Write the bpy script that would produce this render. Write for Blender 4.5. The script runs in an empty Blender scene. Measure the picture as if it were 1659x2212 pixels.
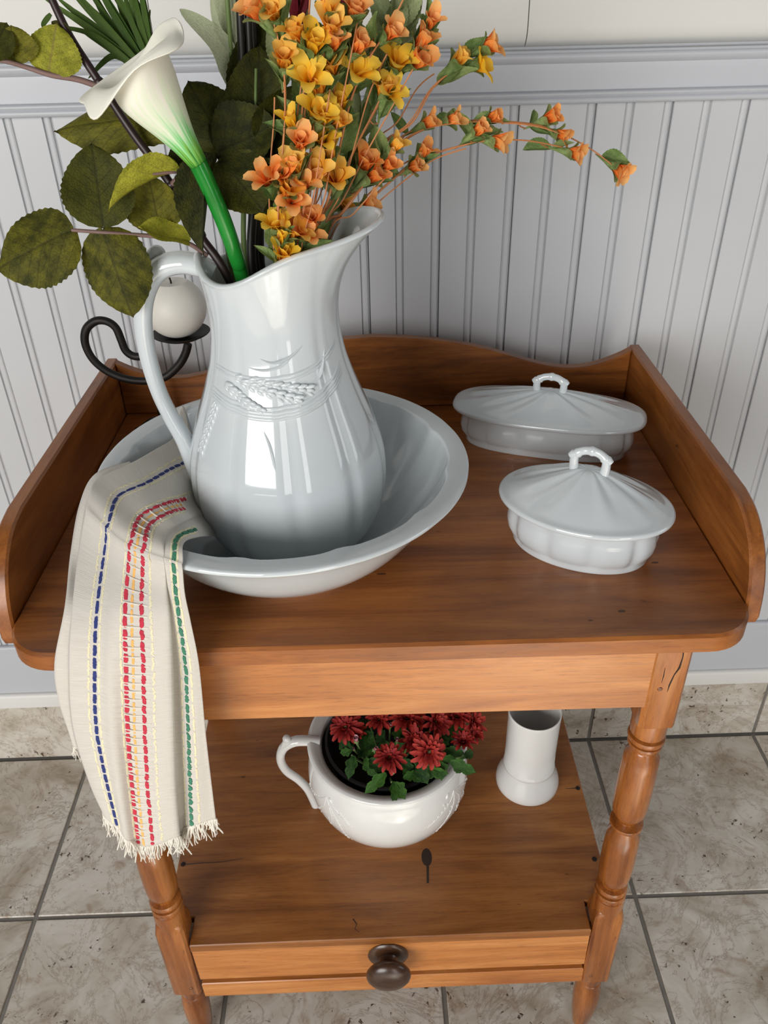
import bpy, bmesh, math, random
from math import sin, cos, pi, exp, sqrt, radians
from mathutils import Vector, Matrix

random.seed(11)
SC = bpy.context.scene
COL = SC.collection

# ---------------------------------------------------------------- camera
cd = bpy.data.cameras.new('camera')
cam = bpy.data.objects.new('camera', cd)
COL.objects.link(cam)
cd.sensor_fit = 'VERTICAL'
cd.sensor_height = 36.0
cd.lens = 28.605
cd.clip_start = 0.02
cam.matrix_world = Matrix.Translation((-0.0066, -1.0911, 1.2847)) @ Matrix([[0.999442, 0.031203, -0.011913], [-0.027181, 0.552576, -0.833019], [-0.01941, 0.832878, 0.553116]]).to_4x4()
SC.camera = cam

# ---------------------------------------------------------------- world, lights, exposure
wd = bpy.data.worlds.new('room_light')
SC.world = wd
wd.use_nodes = True
bg = wd.node_tree.nodes['Background']
bg.inputs[0].default_value = (1.0, 0.995, 0.985, 1)
bg.inputs[1].default_value = 0.085


def area(name, loc, target, sx, sy, power, col):
    l = bpy.data.lights.new(name, 'AREA')
    l.shape = 'RECTANGLE'
    l.size, l.size_y, l.energy, l.color = sx, sy, power, col
    o = bpy.data.objects.new(name, l)
    COL.objects.link(o)
    o.location = loc
    o.rotation_euler = (Vector(target) - Vector(loc)).to_track_quat('-Z', 'Y').to_euler()
    return o


area('window_daylight', (-1.6, -3.4, 1.5), (0, -0.3, 0.8), 2.0, 1.6, 84, (1.0, 0.98, 0.955))
area('door_daylight', (1.25, -3.4, 1.0), (0, -0.3, 0.6), 0.7, 1.9, 13, (1.0, 0.98, 0.96))
area('side_window_daylight', (2.6, -0.9, 1.3), (0, -0.3, 0.7), 0.8, 1.2, 6, (0.92, 0.95, 1.0))
# sunbeam through the open door behind the camera: a bright patch on the tiles in front of the stand
sb = bpy.data.lights.new('door_sunbeam', 'SPOT')
sb.energy, sb.color, sb.spot_size, sb.spot_blend, sb.shadow_soft_size = 3400, (1.0, 0.95, 0.87), radians(17), 0.12, 0.03
so_l = bpy.data.objects.new('door_sunbeam', sb)
COL.objects.link(so_l)
so_l.location = (1.1, -5.2, 3.2)
so_l.rotation_euler = (Vector((0.30, -2.05, 0)) - Vector((1.1, -5.2, 3.2))).to_track_quat('-Z', 'Y').to_euler()

SC.view_settings.view_transform = 'Standard'
SC.view_settings.look = 'None'
SC.view_settings.gamma = 1
SC.view_settings.use_curve_mapping = False
SC.view_settings.exposure = 0.24


# ---------------------------------------------------------------- materials
def srgb(r, g, b):
    def f(c):
        c /= 255.0
        return c / 12.92 if c <= 0.04045 else ((c + 0.055) / 1.055) ** 2.4
    return (f(r), f(g), f(b), 1)


class NT:
    def __init__(s, name):
        s.m = bpy.data.materials.new(name)
        s.m.use_nodes = True
        s.t = s.m.node_tree
        s.b = s.t.nodes['Principled BSDF']

    def n(s, typ, **kw):
        nd = s.t.nodes.new(typ)
        for k, v in kw.items():
            if k.startswith('i_'):
                key = k[2:]
                key = int(key) if key.isdigit() else key.replace('_', ' ')
                nd.inputs[key].default_value = v
            else:
                setattr(nd, k, v)
        return nd

    def l(s, a, b):
        s.t.links.new(a, b)

    def ramp(s, fac, stops):
        r = s.n('ShaderNodeValToRGB')
        el = r.color_ramp.elements
        while len(el) < len(stops):
            el.new(0.5)
        for e, (p, c) in zip(el, stops):
            e.position, e.color = p, c
        s.l(fac, r.inputs[0])
        return r.outputs[0]

    def mix(s, fac, a, b, mode='MIX'):
        m = s.n('ShaderNodeMix', data_type='RGBA', blend_type=mode)
        for v, k in ((fac, 0), (a, 6), (b, 7)):
            if hasattr(v, 'is_output'):
                s.l(v, m.inputs[k])
            else:
                m.inputs[k].default_value = v
        return m.outputs[2]

    def noise(s, vec, scale, detail=4, rough=0.55, dist=0.0):
        nz = s.n('ShaderNodeTexNoise')
        nz.inputs['Scale'].default_value = scale
        nz.inputs['Detail'].default_value = detail
        nz.inputs['Roughness'].default_value = rough
        nz.inputs['Distortion'].default_value = dist
        if vec is not None:
            s.l(vec, nz.inputs['Vector'])
        return nz.outputs[0]

    def mapping(s, vec, scale=(1, 1, 1), loc=(0, 0, 0)):
        mp = s.n('ShaderNodeMapping')
        mp.inputs['Scale'].default_value = scale
        mp.inputs['Location'].default_value = loc
        s.l(vec, mp.inputs['Vector'])
        return mp.outputs[0]

    def bump(s, h, strength, dist=0.001):
        b = s.n('ShaderNodeBump')
        b.inputs['Strength'].default_value = strength
        b.inputs['Distance'].default_value = dist
        s.l(h, b.inputs['Height'])
        s.l(b.outputs[0], s.b.inputs['Normal'])

    def math(s, op, a, b=None, c=None):
        m = s.n('ShaderNodeMath', operation=op)
        for i, v in enumerate((a, b, c)):
            if v is None:
                continue
            if hasattr(v, 'is_output'):
                s.l(v, m.inputs[i])
            else:
                m.inputs[i].default_value = v
        return m.outputs[0]

    def set(s, **kw):
        for k, v in kw.items():
            key = k.replace('_', ' ')
            if hasattr(v, 'is_output'):
                s.l(v, s.b.inputs[key])
            else:
                s.b.inputs[key].default_value = v
        return s.m


def objvec(t):
    c = t.n('ShaderNodeTexCoord')
    return c.outputs['Object']


def uvvec(t):
    return t.n('ShaderNodeTexCoord').outputs['UV']


def mat_plain(name, col, rough=0.5, vary=0.06, scale=30, **kw):
    t = NT(name)
    nz = t.noise(objvec(t), scale, 3)
    lo = tuple(c * (1 - vary) for c in col[:3]) + (1,)
    hi = tuple(min(1, c * (1 + vary)) for c in col[:3]) + (1,)
    t.set(Base_Color=t.ramp(nz, [(0.3, lo), (0.7, hi)]), Roughness=rough, **kw)
    return t.m


def mat_wood(name, axis, dark, mid, light, seed=0.0, rough=0.34, blotch=0.5, coat=0.25, curl=0.0):
    t = NT(name)
    v = objvec(t)
    ai = 'xyz'.index(axis)

    def vec(lng, acr, off):
        sc = [acr] * 3
        sc[ai] = lng
        return t.mapping(v, tuple(sc), (seed + off, seed * 1.7 - off, seed * 0.6 + off))
    figure = t.noise(vec(2.2, 20, 0), 1.6, 8, 0.62, 0.9)
    base = t.ramp(figure, [(0.28, dark), (0.5, mid), (0.74, light)])
    lines = t.noise(vec(5, 210, 3), 1.0, 5, 0.7)
    ln = t.ramp(lines, [(0.30, (0.52, 0.44, 0.38, 1)), (0.50, (1, 1, 1, 1)), (0.75, (1.0, 0.98, 0.95, 1))])
    c1 = t.mix(0.50, base, ln, 'MULTIPLY')
    pores = t.noise(vec(45, 900, 5), 1.0, 3, 0.6)
    c1 = t.mix(0.45, c1, t.ramp(pores, [(0.32, (0.42, 0.34, 0.30, 1)), (0.45, (1, 1, 1, 1))]), 'MULTIPLY')
    big = t.noise(vec(3.0, 5.5, 8), 1.5, 4, 0.55, 0.8)
    bl = t.ramp(big, [(0.34, (0.44, 0.36, 0.31, 1)), (0.62, (1, 1, 1, 1))])
    c2 = t.mix(blotch, c1, bl, 'MULTIPLY')
    if curl:  # darker diagonal bands multiplied into the board colour
        mp = t.n('ShaderNodeMapping')
        mp.inputs['Rotation'].default_value = (0, 0, radians(-38))
        mp.inputs['Scale'].default_value = (2.5, 15, 1)
        t.l(v, mp.inputs['Vector'])
        cu = t.noise(mp.outputs[0], 1.3, 3, 0.5, 0.5)
        c2 = t.mix(curl, c2, t.ramp(cu, [(0.36, (0.42, 0.34, 0.30, 1)), (0.58, (1, 1, 1, 1))]), 'MULTIPLY')
    speck = t.noise(vec(34, 90, 2), 1.0, 2, 0.5)
    sp = t.ramp(speck, [(0.20, (0.22, 0.14, 0.10, 1)), (0.26, (1, 1, 1, 1))])
    c3 = t.mix(0.8, c2, sp, 'MULTIPLY')
    rr = t.math('MULTIPLY_ADD', lines, 0.18, rough - 0.09)
    t.set(Base_Color=c3, Roughness=rr, Coat_Weight=coat, Coat_Roughness=0.25)
    t.bump(lines, 0.10, 0.0006)
    return t.m


WD, WM, WL = srgb(92, 46, 20), srgb(146, 79, 36), srgb(182, 108, 56)
M = {}
M['wood_top'] = mat_wood('oiled_wood_top', 'x', srgb(122, 68, 24), srgb(166, 98, 40), srgb(194, 124, 58), 1.3, 0.40, 0.30, 0.10, 0.5)
M['wood_x'] = mat_wood('oiled_wood_rails', 'x', srgb(160, 94, 42), srgb(194, 124, 62), srgb(216, 150, 88), 4.1, 0.36, 0.2)
M['wood_y'] = mat_wood('oiled_wood_sides', 'y', srgb(112, 60, 20), srgb(156, 92, 36), srgb(184, 116, 54), 7.7, 0.42, 0.30)
M['wood_z'] = mat_wood('oiled_wood_legs', 'z', srgb(118, 62, 22), srgb(176, 106, 46), srgb(210, 144, 78), 2.9, 0.26, 0.55, 0.4)
M['wood_back'] = mat_wood('oiled_wood_back', 'x', srgb(104, 56, 18), srgb(160, 96, 38), srgb(190, 122, 58), 9.2, 0.42, 0.7)
M['wood_shelf'] = mat_wood('oiled_wood_shelf', 'x', srgb(116, 68, 26), srgb(154, 96, 44), srgb(178, 120, 62), 5.5, 0.42, 0.4, 0.1)
M['wood_dark'] = mat_wood('dark_stained_wood', 'x', srgb(38, 24, 16), srgb(72, 46, 30), srgb(104, 72, 48), 3.3, 0.3, 0.4)
M['peg'] = mat_wood('peg_wood', 'z', srgb(90, 50, 24), srgb(140, 84, 46), srgb(176, 118, 72), 6.3)
M['scorch'] = mat_plain('scorched_wood', srgb(40, 22, 14), 0.5)
M['knot'] = mat_plain('dark_knot_wood', srgb(74, 40, 18), 0.5)
M['nail'] = mat_plain('old_iron_nail', srgb(44, 34, 30), 0.55, Metallic=0.5)
M['porcelain'] = mat_plain('white_ironstone_glaze', srgb(206, 213, 216), 0.09, 0.02, 14, Coat_Weight=0.5, Coat_Roughness=0.03)
M['porcelain_warm'] = mat_plain('warm_white_glaze', srgb(226, 227, 225), 0.10, 0.02, 14, Coat_Weight=0.5, Coat_Roughness=0.03)
M['iron'] = mat_plain('wrought_iron', srgb(38, 35, 33), 0.5, 0.25, 60, Metallic=0.6)
M['wax'] = mat_plain('candle_wax', srgb(226, 222, 212), 0.5, 0.02, Subsurface_Weight=0.25, Subsurface_Radius=(0.01, 0.008, 0.005))
M['wick'] = mat_plain('burnt_wick', srgb(28, 22, 20), 0.9)
M['black_plastic'] = mat_plain('black_plastic', srgb(26, 25, 27), 0.45)
M['soil'] = mat_plain('dark_soil', srgb(24, 18, 14), 0.95, 0.5, 90)
M['grey_paint'] = mat_plain('grey_blue_paint', srgb(199, 201, 204), 0.42, 0.015, 6)
M['rail_paint'] = mat_plain('grey_blue_trim_paint', srgb(192, 195, 201), 0.40, 0.015, 6)
M['white_paint'] = mat_plain('off_white_paint', srgb(222, 221, 216), 0.5, 0.02, 5)
M['strip_paint'] = mat_plain('white_strip_paint', srgb(228, 227, 223), 0.45, 0.02, 8)
M['grout'] = mat_plain('grey_grout', srgb(128, 124, 117), 0.9, 0.08, 60)


def mat_tile():
    t = NT('travertine_tile')
    g = t.n('ShaderNodeNewGeometry')
    oi = t.n('ShaderNodeObjectInfo')
    off = t.n('ShaderNodeVectorMath', operation='MULTIPLY_ADD')
    cv = t.n('ShaderNodeCombineXYZ')
    for k in range(3):
        t.l(oi.outputs['Random'], cv.inputs[k])
    t.l(cv.outputs[0], off.inputs[0])
    off.inputs[1].default_value = (37, 21, 13)
    t.l(g.outputs['Position'], off.inputs[2])
    v = off.outputs[0]
    cl = t.noise(v, 9, 6, 0.62, 0.8)
    c = t.ramp(cl, [(0.30, srgb(164, 152, 134)), (0.46, srgb(198, 190, 176)), (0.60, srgb(216, 211, 201)), (0.75, srgb(190, 174, 150))])
    br = t.noise(v, 16, 5, 0.6, 1.8)
    c = t.mix(t.ramp(br, [(0.56, (0, 0, 0, 1)), (0.74, (0.8, 0.8, 0.8, 1))]), c, srgb(156, 130, 106))
    vein = t.noise(v, 7, 8, 0.7, 2.4)
    vv = t.math('ABSOLUTE', t.math('SUBTRACT', vein, 0.5))
    c = t.mix(t.ramp(vv, [(0.0, (0.55, 0.55, 0.55, 1)), (0.022, (0, 0, 0, 1))]), c, srgb(140, 122, 104))
    pit = t.noise(v, 85, 4, 0.6, 0.4)
    area_ = t.noise(v, 13, 3, 0.5)
    pf = t.math('ADD', pit, t.math('MULTIPLY', t.math('SUBTRACT', area_, 0.5), 0.35))
    pm = t.ramp(pf, [(0.29, (1, 1, 1, 1)), (0.35, (0, 0, 0, 1))])
    c = t.mix(pm, c, srgb(82, 68, 56))
    t.set(Base_Color=c, Roughness=0.38)
    hh = t.math('SUBTRACT', t.math('MULTIPLY', cl, 0.5), pm)
    t.bump(hh, 0.25, 0.0015)
    return t.m


M['tile'] = mat_tile()


def mat_linen():
    t = NT('woven_linen')
    v = uvvec(t)
    w1 = t.n('ShaderNodeTexWave', wave_type='BANDS', bands_direction='X')
    w1.inputs['Scale'].default_value = 62
    w1.inputs['Distortion'].default_value = 0.6
    t.l(v, w1.inputs['Vector'])
    w2 = t.n('ShaderNodeTexWave', wave_type='BANDS', bands_direction='Y')
    w2.inputs['Scale'].default_value = 62
    w2.inputs['Distortion'].default_value = 0.6
    t.l(v, w2.inputs['Vector'])
    h = t.math('ADD', w1.outputs[1], w2.outputs[1])
    slub = t.noise(t.mapping(v, (12, 420, 1)), 1.0, 3)
    c = t.ramp(slub, [(0.3, srgb(200, 194, 184)), (0.7, srgb(216, 211, 203))])
    t.set(Base_Color=c, Roughness=0.95, Sheen_Weight=0.2)
    t.bump(h, 0.18, 0.0005)
    return t.m


M['linen'] = mat_linen()
M['thread_blue'] = mat_plain('blue_yarn', srgb(46, 58, 118), 0.95, 0.2, 300)
M['thread_red'] = mat_plain('red_yarn', srgb(196, 52, 72), 0.95, 0.15, 300)
M['thread_orange'] = mat_plain('orange_yarn', srgb(236, 182, 104), 0.95, 0.1, 300)
M['thread_green'] = mat_plain('green_yarn', srgb(66, 128, 102), 0.95, 0.15, 300)
M['thread_cream'] = mat_plain('cream_yarn', srgb(230, 222, 186), 0.95, 0.06, 300)
M['fringe'] = mat_plain('linen_fringe', srgb(228, 223, 212), 0.95, 0.05, 200)


def mat_leaf(name, dark, light, vein, rough=0.55, trans=0.0, vd=0.55):
    t = NT(name)
    v = uvvec(t)
    s = t.n('ShaderNodeSeparateXYZ')
    t.l(v, s.inputs[0])
    au = t.math('ABSOLUTE', t.math('SUBTRACT', s.outputs[0], 0.5))
    ph = t.math('SUBTRACT', t.math('MULTIPLY', s.outputs[1], 7.0), t.math('MULTIPLY', au, 6.0))
    fr = t.math('ABSOLUTE', t.math('SUBTRACT', t.math('FRACT', ph), 0.5))
    side = t.ramp(fr, [(0.0, (0.8, 0.8, 0.8, 1)), (0.05, (0, 0, 0, 1))])
    midr = t.ramp(au, [(0.0, (1, 1, 1, 1)), (0.028, (0, 0, 0, 1))])
    vm = t.math('MAXIMUM', side, midr)
    oi = t.n('ShaderNodeObjectInfo')
    nz = t.noise(objvec(t), 4.0, 5, 0.6)
    f = t.math('ADD', nz, t.math('MULTIPLY', t.math('SUBTRACT', oi.outputs['Random'], 0.5), 0.25))
    c = t.ramp(f, [(0.32, dark), (0.68, light)])
    vo = t.n('ShaderNodeTexVoronoi')
    vo.inputs['Scale'].default_value = 42
    t.l(v, vo.inputs['Vector'])
    c = t.mix(0.5, c, t.ramp(vo.outputs[0], [(0.15, (1, 1, 1, 1)), (0.75, (0.42, 0.40, 0.36, 1))]), 'MULTIPLY')
    c = t.mix(t.math('MULTIPLY', vm, vd), c, vein)
    hgt = t.math('SUBTRACT', t.math('MULTIPLY', vo.outputs[0], -0.8), t.math('MULTIPLY', vm, 0.5))
    t.set(Base_Color=c, Roughness=rough, Specular_IOR_Level=0.22)
    t.bump(hgt, 0.4, 0.0010)
    if trans:
        out = t.t.nodes['Material Output']
        tr = t.n('ShaderNodeBsdfTranslucent')
        t.l(c, tr.inputs[0])
        mx = t.n('ShaderNodeMixShader')
        mx.inputs[0].default_value = trans
        t.l(t.b.outputs[0], mx.inputs[1])
        t.l(tr.outputs[0], mx.inputs[2])
        t.l(mx.outputs[0], out.inputs[0])
    return t.m


M['leaf_olive'] = mat_leaf('olive_rose_leaf', srgb(56, 58, 10), srgb(120, 116, 32), srgb(34, 34, 10), 0.68, 0.06, 0.6)
M['leaf_dark'] = mat_leaf('dark_rose_leaf', srgb(36, 40, 8), srgb(74, 76, 18), srgb(22, 24, 6), 0.68, 0.04, 0.6)
M['leaf_lime'] = mat_leaf('lime_rose_leaf', srgb(132, 136, 38), srgb(190, 188, 64), srgb(120, 96, 70), 0.6, 0.25)
M['leaf_sage'] = mat_leaf('sage_leaf', srgb(156, 172, 122), srgb(198, 208, 160), srgb(150, 166, 118), 0.65, 0.3, 0.3)
M['leaf_pale'] = mat_leaf('pale_sage_leaf', srgb(196, 206, 170), srgb(220, 227, 198), srgb(180, 190, 152), 0.65, 0.3, 0.2)
M['leaf_grass'] = mat_leaf('grass_blade_green', srgb(62, 92, 34), srgb(108, 134, 62), srgb(70, 96, 40), 0.5, 0.1, 0.0)
M['leaf_calyx'] = mat_leaf('paper_calyx_green', srgb(118, 150, 84), srgb(176, 194, 126), srgb(106, 134, 78), 0.7, 0.3, 0.2)
M['leaf_mum'] = mat_leaf('chrysanthemum_leaf', srgb(30, 60, 24), srgb(70, 116, 42), srgb(38, 72, 28), 0.5, 0.1, 0.4)
M['stem_black'] = mat_plain('black_brown_stem', srgb(40, 24, 24), 0.4, 0.2)
M['stem_jet'] = mat_plain('near_black_stem', srgb(22, 18, 14), 0.45, 0.2)
M['twig'] = mat_plain('mauve_brown_twig', srgb(122, 96, 90), 0.6, 0.12)
M['wire'] = mat_plain('orange_brown_wire', srgb(196, 128, 78), 0.6, 0.15)
M['stem_green'] = mat_plain('moss_green_stem', srgb(104, 126, 66), 0.55, 0.12)
M['stem_calla'] = mat_plain('glossy_calla_stem', srgb(28, 126, 42), 0.18, 0.2, 40)
M['stem_mum'] = mat_plain('pale_green_stem', srgb(108, 132, 76), 0.6, 0.1)
M['red_petal'] = mat_plain('deep_red_petal', srgb(116, 18, 34), 0.6, 0.2)


def mat_petal(name, base, mid, tip, trans=0.25):
    t = NT(name)
    s = t.n('ShaderNodeSeparateXYZ')
    t.l(uvvec(t), s.inputs[0])
    oi = t.n('ShaderNodeObjectInfo')
    nz = t.noise(objvec(t), 3, 3)
    f = t.math('ADD', s.outputs[1], t.math('MULTIPLY', t.math('SUBTRACT', nz, 0.5), 0.5))
    f = t.math('ADD', f, t.math('MULTIPLY', t.math('SUBTRACT', oi.outputs['Random'], 0.5), 0.3))
    c = t.ramp(f, [(0.1, base), (0.55, mid), (1.0, tip)])
    t.set(Base_Color=c, Roughness=0.7)
    out = t.t.nodes['Material Output']
    tr = t.n('ShaderNodeBsdfTranslucent')
    t.l(c, tr.inputs[0])
    mx = t.n('ShaderNodeMixShader')
    mx.inputs[0].default_value = trans
    t.l(t.b.outputs[0], mx.inputs[1])
    t.l(tr.outputs[0], mx.inputs[2])
    t.l(mx.outputs[0], out.inputs[0])
    return t.m


M['petal_yellow'] = mat_petal('yellow_paper_petal', srgb(236, 160, 16), srgb(255, 200, 36), srgb(255, 216, 84))
M['petal_orange'] = mat_petal('orange_paper_petal', srgb(226, 98, 26), srgb(250, 150, 62), srgb(255, 194, 120))
M['petal_amber'] = mat_petal('amber_paper_petal', srgb(230, 138, 24), srgb(252, 182, 56), srgb(255, 208, 104))
M['petal_mum'] = mat_petal('rust_red_mum_petal', srgb(90, 8, 10), srgb(136, 18, 18), srgb(170, 44, 32), 0.08)
M['petal_mauve'] = mat_petal('mauve_bud_petal', srgb(150, 60, 76), srgb(186, 110, 128), srgb(216, 168, 176), 0.12)


def mat_calla():
    t = NT('white_green_calla')
    s = t.n('ShaderNodeSeparateXYZ')
    v = uvvec(t)
    t.l(v, s.inputs[0])
    st = t.noise(t.mapping(v, (38, 1.2, 1)), 1.0, 3, 0.6)
    f = t.math('ADD', s.outputs[1], t.math('MULTIPLY', t.math('SUBTRACT', st, 0.5), 0.75))
    c = t.ramp(f, [(0.02, srgb(40, 128, 34)), (0.10, srgb(120, 178, 60)), (0.22, srgb(130, 212, 136)), (0.38, srgb(226, 238, 208)), (0.55, srgb(242, 240, 226))])
    t.set(Base_Color=c, Roughness=0.5, Subsurface_Weight=0.15, Subsurface_Radius=(0.004, 0.004, 0.003))
    return t.m


M['calla'] = mat_calla()


# ---------------------------------------------------------------- mesh helpers
class MB:
    def __init__(s):
        s.v, s.f, s.uv = [], [], []      # uv per vertex

    def add(s, vs, fs, uvs=None):
        o = len(s.v)
        s.v += [tuple(p) for p in vs]
        s.f += [tuple(i + o for i in f) for f in fs]
        s.uv += uvs if uvs else [(0.5, 0.5)] * len(vs)

    def grid(s, rows, closed=False, uvs=None):
        n, m = len(rows), len(rows[0])
        fs = []
        for i in range(n - 1):
            for j in range(m if closed else m - 1):
                k = (j + 1) % m
                fs.append((i * m + j, i * m + k, (i + 1) * m + k, (i + 1) * m + j))
        s.add([p for r in rows for p in r], fs, uvs)

    def lathe(s, prof, n=48, c=(0, 0, 0), fn=None):
        rows = []
        for (r, z) in prof:
            row = []
            for j in range(n):
                a = 2 * pi * j / n
                rr, zz = (r, z) if fn is None else fn(r, z, a)
                row.append((c[0] + rr * cos(a), c[1] + rr * sin(a), c[2] + zz))
            rows.append(row)
        s.grid(rows, True)

    def tube(s, pts, rad, n=8, cap=True, squash=1.0, ref=None):
        pts = [Vector(p) for p in pts]
        m = len(pts)
        if not hasattr(rad, '__len__'):
            rad = [rad] * m
        tn = []
        for i in range(m):
            d = pts[min(i + 1, m - 1)] - pts[max(i - 1, 0)]
            tn.append(d.normalized() if d.length > 1e-9 else Vector((0, 0, 1)))
        up = Vector(ref) if ref else (Vector((0, 0, 1)) if abs(tn[0].z) < 0.9 else Vector((1, 0, 0)))
        u = (up - tn[0] * up.dot(tn[0])).normalized()
        rows = []
        for i in range(m):
            u = (u - tn[i] * u.dot(tn[i])).normalized()
            w = tn[i].cross(u)
            rows.append([pts[i] + u * (rad[i] * squash * cos(2 * pi * k / n)) + w * (rad[i] * sin(2 * pi * k / n)) for k in range(n)])
        o = len(s.v)
        s.grid(rows, True, [(0.5, i / (m - 1)) for i in range(m) for k in range(n)])
        if cap:
            s.f.append(tuple(o + k for k in reversed(range(n))))
            s.f.append(tuple(o + (m - 1) * n + k for k in range(n)))

    def ball(s, c, r, n=10, m=7, sq=(1, 1, 1), axis=None):
        rows = []
        q = Vector(axis).to_track_quat('Z', 'Y').to_matrix() if axis else None
        for i in range(m + 1):
            p = pi * i / m
            row = []
            for j in range(n):
                a = 2 * pi * j / n
                d = Vector((sin(p) * cos(a) * r * sq[0], sin(p) * sin(a) * r * sq[1], -cos(p) * r * sq[2]))
                if q:
                    d = q @ d
                row.append(Vector(c) + d)
            rows.append(row)
        s.grid(rows, True)

    def slab(s, outline, t0, t1, bev, fn):
        """outline (a,b) counter-clockwise, extruded t0..t1 with a chamfer; fn(a,b,t)->xyz"""
        n = len(outline)
        ins = []
        for i in range(n):
            a, b, c = (Vector(outline[(i - 1) % n]), Vector(outline[i]), Vector(outline[(i + 1) % n]))
            e1, e2 = (b - a).normalized(), (c - b).normalized()
            n1, n2 = Vector((-e1.y, e1.x)), Vector((-e2.y, e2.x))
            k = n1 + n2
            k = k / max(0.3, k.dot(n1)) if k.length > 1e-6 else n1
            ins.append(b + k * bev)
        rings = [(ins, t0), ([Vector(p) for p in outline], t0 + bev), ([Vector(p) for p in outline], t1 - bev), (ins, t1)]
        o = len(s.v)
        for ring, t in rings:
            s.add([fn(p.x, p.y, t) for p in ring], [])
        for r in range(3):
            for i in range(n):
                j = (i + 1) % n
                s.f.append((o + r * n + i, o + r * n + j, o + (r + 1) * n + j, o + (r + 1) * n + i))
        s.f.append(tuple(o + i for i in reversed(range(n))))
        s.f.append(tuple(o + 3 * n + i for i in range(n)))

    def box(s, x0, x1, y0, y1, z0, z1, bev=0.001):
        s.slab([(x0, y0), (x1, y0), (x1, y1), (x0, y1)], z0, z1, min(bev, (x1 - x0) / 3, (y1 - y0) / 3, (z1 - z0) / 3), lambda a, b, t: (a, b, t))

    def mesh(s, name, smooth=True, angle=38):
        me = bpy.data.meshes.new(name)
        me.from_pydata(s.v, [], s.f)
        uvl = me.uv_layers.new(name='UVMap')
        idx = [0] * len(me.loops)
        me.loops.foreach_get('vertex_index', idx)
        flat = []
        for i in idx:
            flat += s.uv[i]
        uvl.data.foreach_set('uv', flat)
        bm = bmesh.new()
        bm.from_mesh(me)
        bmesh.ops.remove_doubles(bm, verts=bm.verts, dist=1e-6)
        bmesh.ops.recalc_face_normals(bm, faces=bm.faces)
        bm.to_mesh(me)
        bm.free()
        me.polygons.foreach_set('use_smooth', [smooth] * len(me.polygons))
        if smooth and angle:
            me.set_sharp_from_angle(angle=radians(angle))
        return me


def link(name, data, mat=None, parent=None, matrix=None):
    o = bpy.data.objects.new(name, data)
    COL.objects.link(o)
    if mat is not None and data is not None and len(data.materials) == 0:
        data.materials.append(mat)
    if parent is not None:
        o.parent = parent
        base = parent.matrix_basis.copy()
        if parent.parent is not None:
            base = parent.parent.matrix_basis @ base
        o.matrix_basis = base.inverted() @ (matrix if matrix is not None else Matrix.Identity(4))
    elif matrix is not None:
        o.matrix_basis = matrix
    return o


def part(name, mb, mat, parent, smooth=True, angle=38, label=None):
    """mesh built in world coordinates, parented to its thing"""
    o = link(name, mb.mesh(name, smooth, angle), mat, parent)
    if label:
        o['label'] = label
    return o


def local_part(name, data, mat, parent, M4=None):
    """mesh in the parent's own coordinates"""
    o = bpy.data.objects.new(name, data)
    COL.objects.link(o)
    if len(data.materials) == 0:
        data.materials.append(mat)
    o.parent = parent
    if M4 is not None:
        o.matrix_basis = M4
    return o


def thing(name, label, cat, loc=(0, 0, 0), rz=0.0, group=None):
    o = bpy.data.objects.new(name, None)
    o.empty_display_size = 0.02
    COL.objects.link(o)
    o.matrix_basis = Matrix.Translation(loc) @ Matrix.Rotation(rz, 4, 'Z')
    o['label'], o['category'] = label, cat
    if group:
        o['group'] = group
    return o


def cr(pts, n):
    """open Catmull-Rom through pts (tuples of any length), n samples per span"""
    out = []
    m = len(pts)
    for i in range(m - 1):
        p0, p1, p2, p3 = pts[max(i - 1, 0)], pts[i], pts[i + 1], pts[min(i + 2, m - 1)]
        for k in range(n):
            t = k / n
            out.append(tuple(0.5 * (2 * b + (c - a) * t + (2 * a - 5 * b + 4 * c - d) * t * t + (3 * b - a - 3 * c + d) * t ** 3)
                             for a, b, c, d in zip(p0, p1, p2, p3)))
    out.append(tuple(pts[-1]))
    return out


def interp(knots, x):
    if x <= knots[0][0]:
        return knots[0][1]
    for i in range(len(knots) - 1):
        if x <= knots[i + 1][0]:
            t = (x - knots[i][0]) / (knots[i + 1][0] - knots[i][0])
            return knots[i][1] * (1 - t) + knots[i + 1][1] * t
    return knots[-1][1]


def frame(pos, ydir, zhint, sx, sy, sz):
    """matrix: local Y along ydir, local Z near zhint"""
    y = Vector(ydir).normalized()
    z = Vector(zhint)
    z = (z - y * z.dot(y))
    z = z.normalized() if z.length > 1e-6 else y.orthogonal().normalized()
    x = y.cross(z)
    m = Matrix((x * sx, y * sy, z * sz)).transposed().to_4x4()
    m.translation = Vector(pos)
    return m


def zframe(pos, zdir, roll, s):
    q = Vector(zdir).normalized().to_track_quat('Z', 'Y').to_matrix().to_4x4()
    return Matrix.Translation(pos) @ q @ Matrix.Rotation(roll, 4, 'Z') @ Matrix.Scale(s, 4)


def structure(o):
    o['kind'] = 'structure'
    return o


# ================================================================ THE SETTING
P = 0.3302
GX = 0.4062
GAP = 0.0035

mb = MB()
mb.box(GX - 6 * P, GX + 5 * P, -10 * P, 0.03, -0.03, -0.0025, 0.0005)
floor = structure(link('floor', mb.mesh('floor', False), M['grout']))
tm = MB()
hw = P / 2 - GAP
tm.box(-hw, hw, -hw, hw, -0.012, 0.0, 0.0012)
tile_me = tm.mesh('tile', True, 20)
for i in range(-6, 4):
    for j in range(10):
        link('tile', tile_me, M['tile'], floor, Matrix.Translation((GX + (i + 0.5) * P, -(j + 0.5) * P, random.uniform(-0.0004, 0.0004))))

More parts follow.
